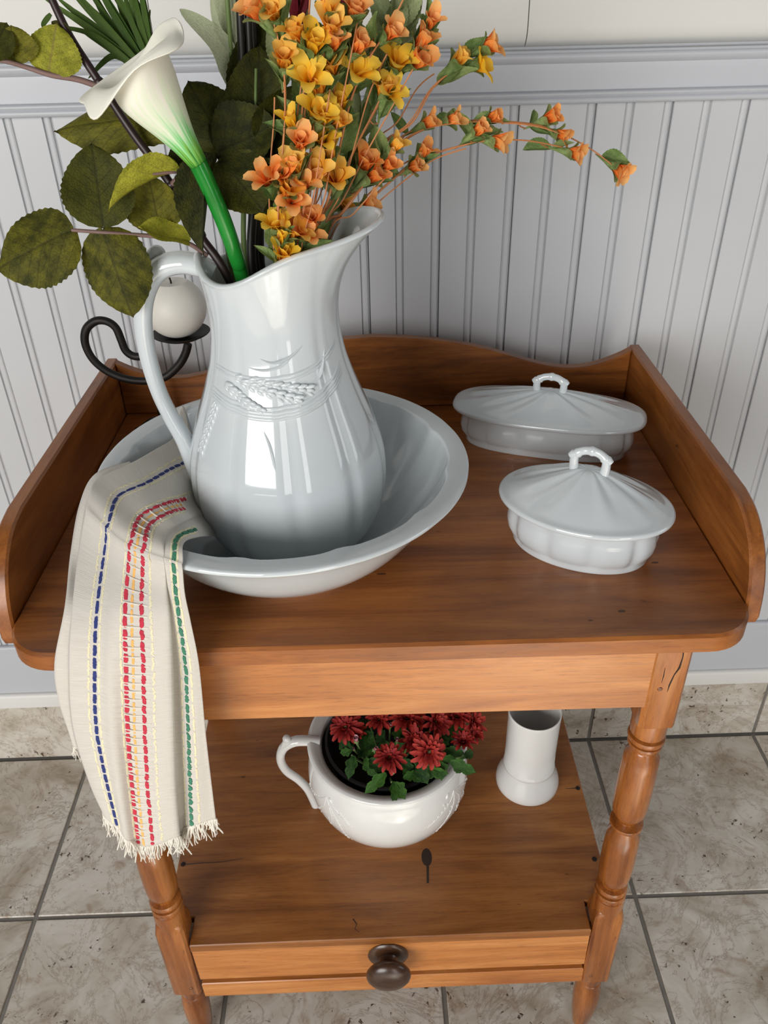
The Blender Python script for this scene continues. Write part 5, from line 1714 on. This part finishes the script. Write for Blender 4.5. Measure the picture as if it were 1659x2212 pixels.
# ---- orange blossom sprays
random.seed(42)
SPRAYS = [
    ('orange blossom spray arching farthest right, its tip drooping against the wall',
     [(-0.0429,-0.3600,1.0961), (-0.0177,-0.3488,1.1201), (0.0196,-0.3375,1.1566), (0.0461,-0.3262,1.1707), (0.0811,-0.3150,1.1749), (0.1193,-0.3037,1.1724), (0.1591,-0.2925,1.1650), (0.2018,-0.2812,1.1455), (0.2335,-0.2700,1.1249)],
     [((0.0493,-0.3311,1.1771), 'b', 'orange'), ((0.0713,-0.3233,1.1781), 'b', 'orange'), ((0.1075,-0.3131,1.1773), 'b', 'orange'), ((0.1616,-0.2985,1.1745), 'b', 'orange'), ((0.1728,-0.2940,1.1588), 'b', 'orange'), ((0.2370,-0.2760,1.1235), 'c', 'orange'), ((-0.0249,-0.3570,1.1176), 'b', 'amber')]),
    ('orange blossom spray reaching right just below the farthest one',
     [(-0.0429,-0.3700,1.0909), (-0.0119,-0.3600,1.1129), (0.0148,-0.3500,1.1330), (0.0413,-0.3400,1.1491), (0.0741,-0.3300,1.1567), (0.1055,-0.3200,1.1599), (0.1400,-0.3100,1.1571), (0.1738,-0.3000,1.1493)],
     [((-0.0042,-0.3640,1.1171), 'c', 'orange'), ((0.0377,-0.3480,1.1458), 'b', 'orange'), ((0.0450,-0.3440,1.1556), 'b', 'orange'), ((0.0937,-0.3290,1.1700), 'b', 'orange'), ((0.1110,-0.3240,1.1593), 'c', 'orange'), ((0.1843,-0.3060,1.1450), 'c', 'orange')]),
    ('short orange blossom spray just above the pitcher spout',
     [(-0.0452,-0.4000,1.0990), (-0.0251,-0.3925,1.1191), (-0.0052,-0.3850,1.1406), (0.0124,-0.3775,1.1565), (0.0231,-0.3700,1.1708)],
     [((-0.0051,-0.3872,1.1563), 'c', 'orange'), ((0.0017,-0.3888,1.1465), 'b', 'orange'), ((0.0133,-0.3842,1.1539), 'b', 'orange'), ((0.0197,-0.3782,1.1670), 'b', 'amber')]),
    ('orange spray ending in a large open yellow bloom below the white wall',
     [(-0.0467,-0.3700,1.0949), (-0.0170,-0.3633,1.1346), (0.0113,-0.3567,1.1654), (0.0348,-0.3500,1.1798), (0.0523,-0.3433,1.2044), (0.0716,-0.3367,1.2168), (0.0857,-0.3300,1.2186)],
     [((0.0914,-0.3360,1.2197), 'o', 'yellow'), ((0.0986,-0.3360,1.2333), 'c', 'orange'), ((0.0733,-0.3407,1.2244), 'b', 'amber')]),
    ('orange and yellow spray leaning right in front of the sage leaves',
     [(-0.0491,-0.4000,1.0991), (-0.0321,-0.3950,1.1308), (-0.0137,-0.3900,1.1663), (0.0056,-0.3850,1.1969), (0.0224,-0.3800,1.2217), (0.0387,-0.3750,1.2396), (0.0495,-0.3700,1.2543)],
     [((0.0155,-0.3885,1.2084), 'o', 'yellow'), ((0.0223,-0.3850,1.2277), 'o', 'yellow'), ((0.0376,-0.3830,1.2285), 'c', 'orange'), ((0.0405,-0.3805,1.2405), 'b', 'orange'), ((0.0480,-0.3765,1.2528), 'b', 'orange'), ((0.0112,-0.3885,1.2101), 'c', 'amber')]),
    ('tall orange spray with peach blooms right of the centre',
     [(-0.0517,-0.4150,1.0958), (-0.0342,-0.4117,1.1381), (-0.0228,-0.4083,1.1779), (-0.0138,-0.4050,1.2061), (-0.0008,-0.4017,1.2301), (0.0151,-0.3983,1.2504), (0.0290,-0.3950,1.2729)],
     [((0.0173,-0.4043,1.2483), 'c', 'orange'), ((-0.0072,-0.4087,1.2242), 'o', 'yellow'), ((-0.0233,-0.4117,1.2034), 'c', 'yellow'), ((-0.0290,-0.4167,1.1518), 'o', 'amber'), ((-0.0324,-0.4153,1.1694), 'b', 'amber')]),
    ('tall orange spray of mixed cups in the middle of the bouquet',
     [(-0.0576,-0.4250,1.0950), (-0.0450,-0.4208,1.1368), (-0.0360,-0.4167,1.1795), (-0.0274,-0.4125,1.2104), (-0.0174,-0.4083,1.2399), (-0.0081,-0.4042,1.2626), (-0.0008,-0.4000,1.2819)],
     [((-0.0088,-0.4106,1.2614), 'c', 'orange'), ((-0.0073,-0.4139,1.2404), 'b', 'orange'), ((-0.0287,-0.4164,1.2284), 'c', 'amber'), ((-0.0367,-0.4227,1.1811), 'o', 'yellow'), ((-0.0433,-0.4247,1.1594), 'o', 'amber'), ((-0.0507,-0.4285,1.1226), 'c', 'orange'), ((-0.0247,-0.4210,1.1921), 'b', 'amber')]),
    ('tall yellow spray with drooping cup left of the centre',
     [(-0.0627,-0.4350,1.0944), (-0.0532,-0.4308,1.1358), (-0.0457,-0.4267,1.1749), (-0.0388,-0.4225,1.2087), (-0.0316,-0.4183,1.2409), (-0.0261,-0.4142,1.2633), (-0.0219,-0.4100,1.2823)],
     [((-0.0261,-0.4218,1.2535), 'c', 'amber'), ((-0.0268,-0.4197,1.2657), 'c', 'amber'), ((-0.0246,-0.4235,1.2439), 'b', 'orange'), ((-0.0371,-0.4277,1.2165), 'b', 'amber'), ((-0.0390,-0.4297,1.2010), 'o', 'yellow'), ((-0.0521,-0.4352,1.1533), 'o', 'orange'), ((-0.0536,-0.4389,1.1151), 'o', 'orange'), ((-0.0345,-0.4297,1.1972), 'c', 'yellow')]),
    ('tall yellow spray nearest the front lip of the pitcher',
     [(-0.0692,-0.4400,1.0923), (-0.0614,-0.4358,1.1372), (-0.0547,-0.4317,1.1759), (-0.0490,-0.4275,1.2095), (-0.0448,-0.4233,1.2386), (-0.0412,-0.4192,1.2637), (-0.0388,-0.4150,1.2827)],
     [((-0.0382,-0.4285,1.2440), 'c', 'yellow'), ((-0.0508,-0.4277,1.2504), 'c', 'amber'), ((-0.0441,-0.4314,1.2232), 'o', 'yellow'), ((-0.0523,-0.4373,1.1816), 'c', 'orange'), ((-0.0586,-0.4389,1.1654), 'c', 'amber'), ((-0.0614,-0.4414,1.1418), 'o', 'orange'), ((-0.0613,-0.4435,1.1193), 'o', 'amber'), ((-0.0588,-0.4356,1.1949), 'b', 'yellow')]),
    ('leftmost orange spray beside the large dark leaves',
     [(-0.0752,-0.4450,1.0903), (-0.0740,-0.4400,1.1282), (-0.0693,-0.4350,1.1607), (-0.0630,-0.4300,1.1979), (-0.0619,-0.4250,1.2304), (-0.0669,-0.4200,1.2587), (-0.0698,-0.4150,1.2833)],
     [((-0.0667,-0.4250,1.2634), 'c', 'amber'), ((-0.0783,-0.4245,1.2641), 'c', 'orange'), ((-0.0604,-0.4305,1.2346), 'c', 'amber'), ((-0.0648,-0.4430,1.1499), 'c', 'amber'), ((-0.0689,-0.4415,1.1593), 'c', 'orange'), ((-0.0802,-0.4420,1.1574), 'o', 'orange'), ((-0.0758,-0.4465,1.1257), 'o', 'yellow'), ((-0.0709,-0.4480,1.1155), 'b', 'yellow'), ((-0.0709,-0.4495,1.1024), 'c', 'yellow')]),
]

for (lab, path, blooms) in SPRAYS:
    sp_ = thing('orange_blossom_spray', lab, 'flower', path[0], 0.0, 'orange blossom sprays in the pitcher')
    full = [(-0.085, -0.398, 0.95)] + [tuple(p) for p in path]
    q = cr(full, 6)
    n = len(q)
    mb = MB()
    mb.tube(q, [0.0012 - 0.0006 * k / n for k in range(n)], 6)
    part('stem', mb, M['wire'], sp_, True, 60)
    for e_ in range(2):
        o1, o2 = Vector((random.uniform(-0.012, 0.012), random.uniform(-0.006, 0.006), 0)), Vector((random.uniform(-0.012, 0.012), random.uniform(-0.008, 0.008), 0))
        m2 = MB()
        hi = int(n * random.uniform(0.6, 0.9))
        m2.tube([Vector(q[k]) + o1 * (k / n) + o2 * sin(3 * k / n) for k in range(2, hi)], 0.0006, 5)
        part('stem', m2, M['wire'], sp_, True, 60)
    Q = [Vector(p) for p in q]
    for (p, kd, colr) in blooms:
        p = Vector(p)
        k = min(range(n), key=lambda i: (Q[i] - p).length)
        tang = (Q[min(k + 1, n - 1)] - Q[max(k - 1, 0)]).normalized()
        outw = p - Q[k]
        outw = outw.normalized() if outw.length > 0.002 else Vector((0, -0.5, 0))
        d = (tang * 0.9 + outw * 0.5 + Vector((random.uniform(-0.25, 0.25), random.uniform(-0.75, -0.15), random.uniform(-0.1, 0.35)))).normalized()
        s = {'o': 0.0152, 'c': 0.0158, 'b': 0.0148}[kd] * random.uniform(0.92, 1.12)
        base_p = p - d * s * 0.5
        b = link('blossom', random.choice(BL[kd, colr]), None, sp_, zframe(base_p, d, random.uniform(0, 6), s))
        link('calyx', calyx_me, None, b, zframe(base_p, d, random.uniform(0, 6), s * 1.05))
        e = base_p - d * s * 1.25
        k2 = max(0, k - 4)
        md = (e + Q[k2]) / 2 - d * 0.002
        wires = MB()
        wires.tube(cr([tuple(Q[k2]), tuple(md), tuple(e)], 4), 0.0006, 5)
        part('side_stem', wires, M['wire'], sp_, True, 60)
        for rep_ in range(2 if random.random() < 0.6 else 1):
            ld = (tang * 0.6 + Vector((random.uniform(-1, 1), random.uniform(-0.6, 0.2), random.uniform(-0.2, 0.6)))).normalized()
            L = random.uniform(0.018, 0.036)
            link('leaf', random.choice(LL['calyx']), None, sp_, frame(e + d * 0.004, ld, CAMDIR + Vector((random.uniform(-0.6, 0.6), 0, 0)), L * 0.36, L, L))
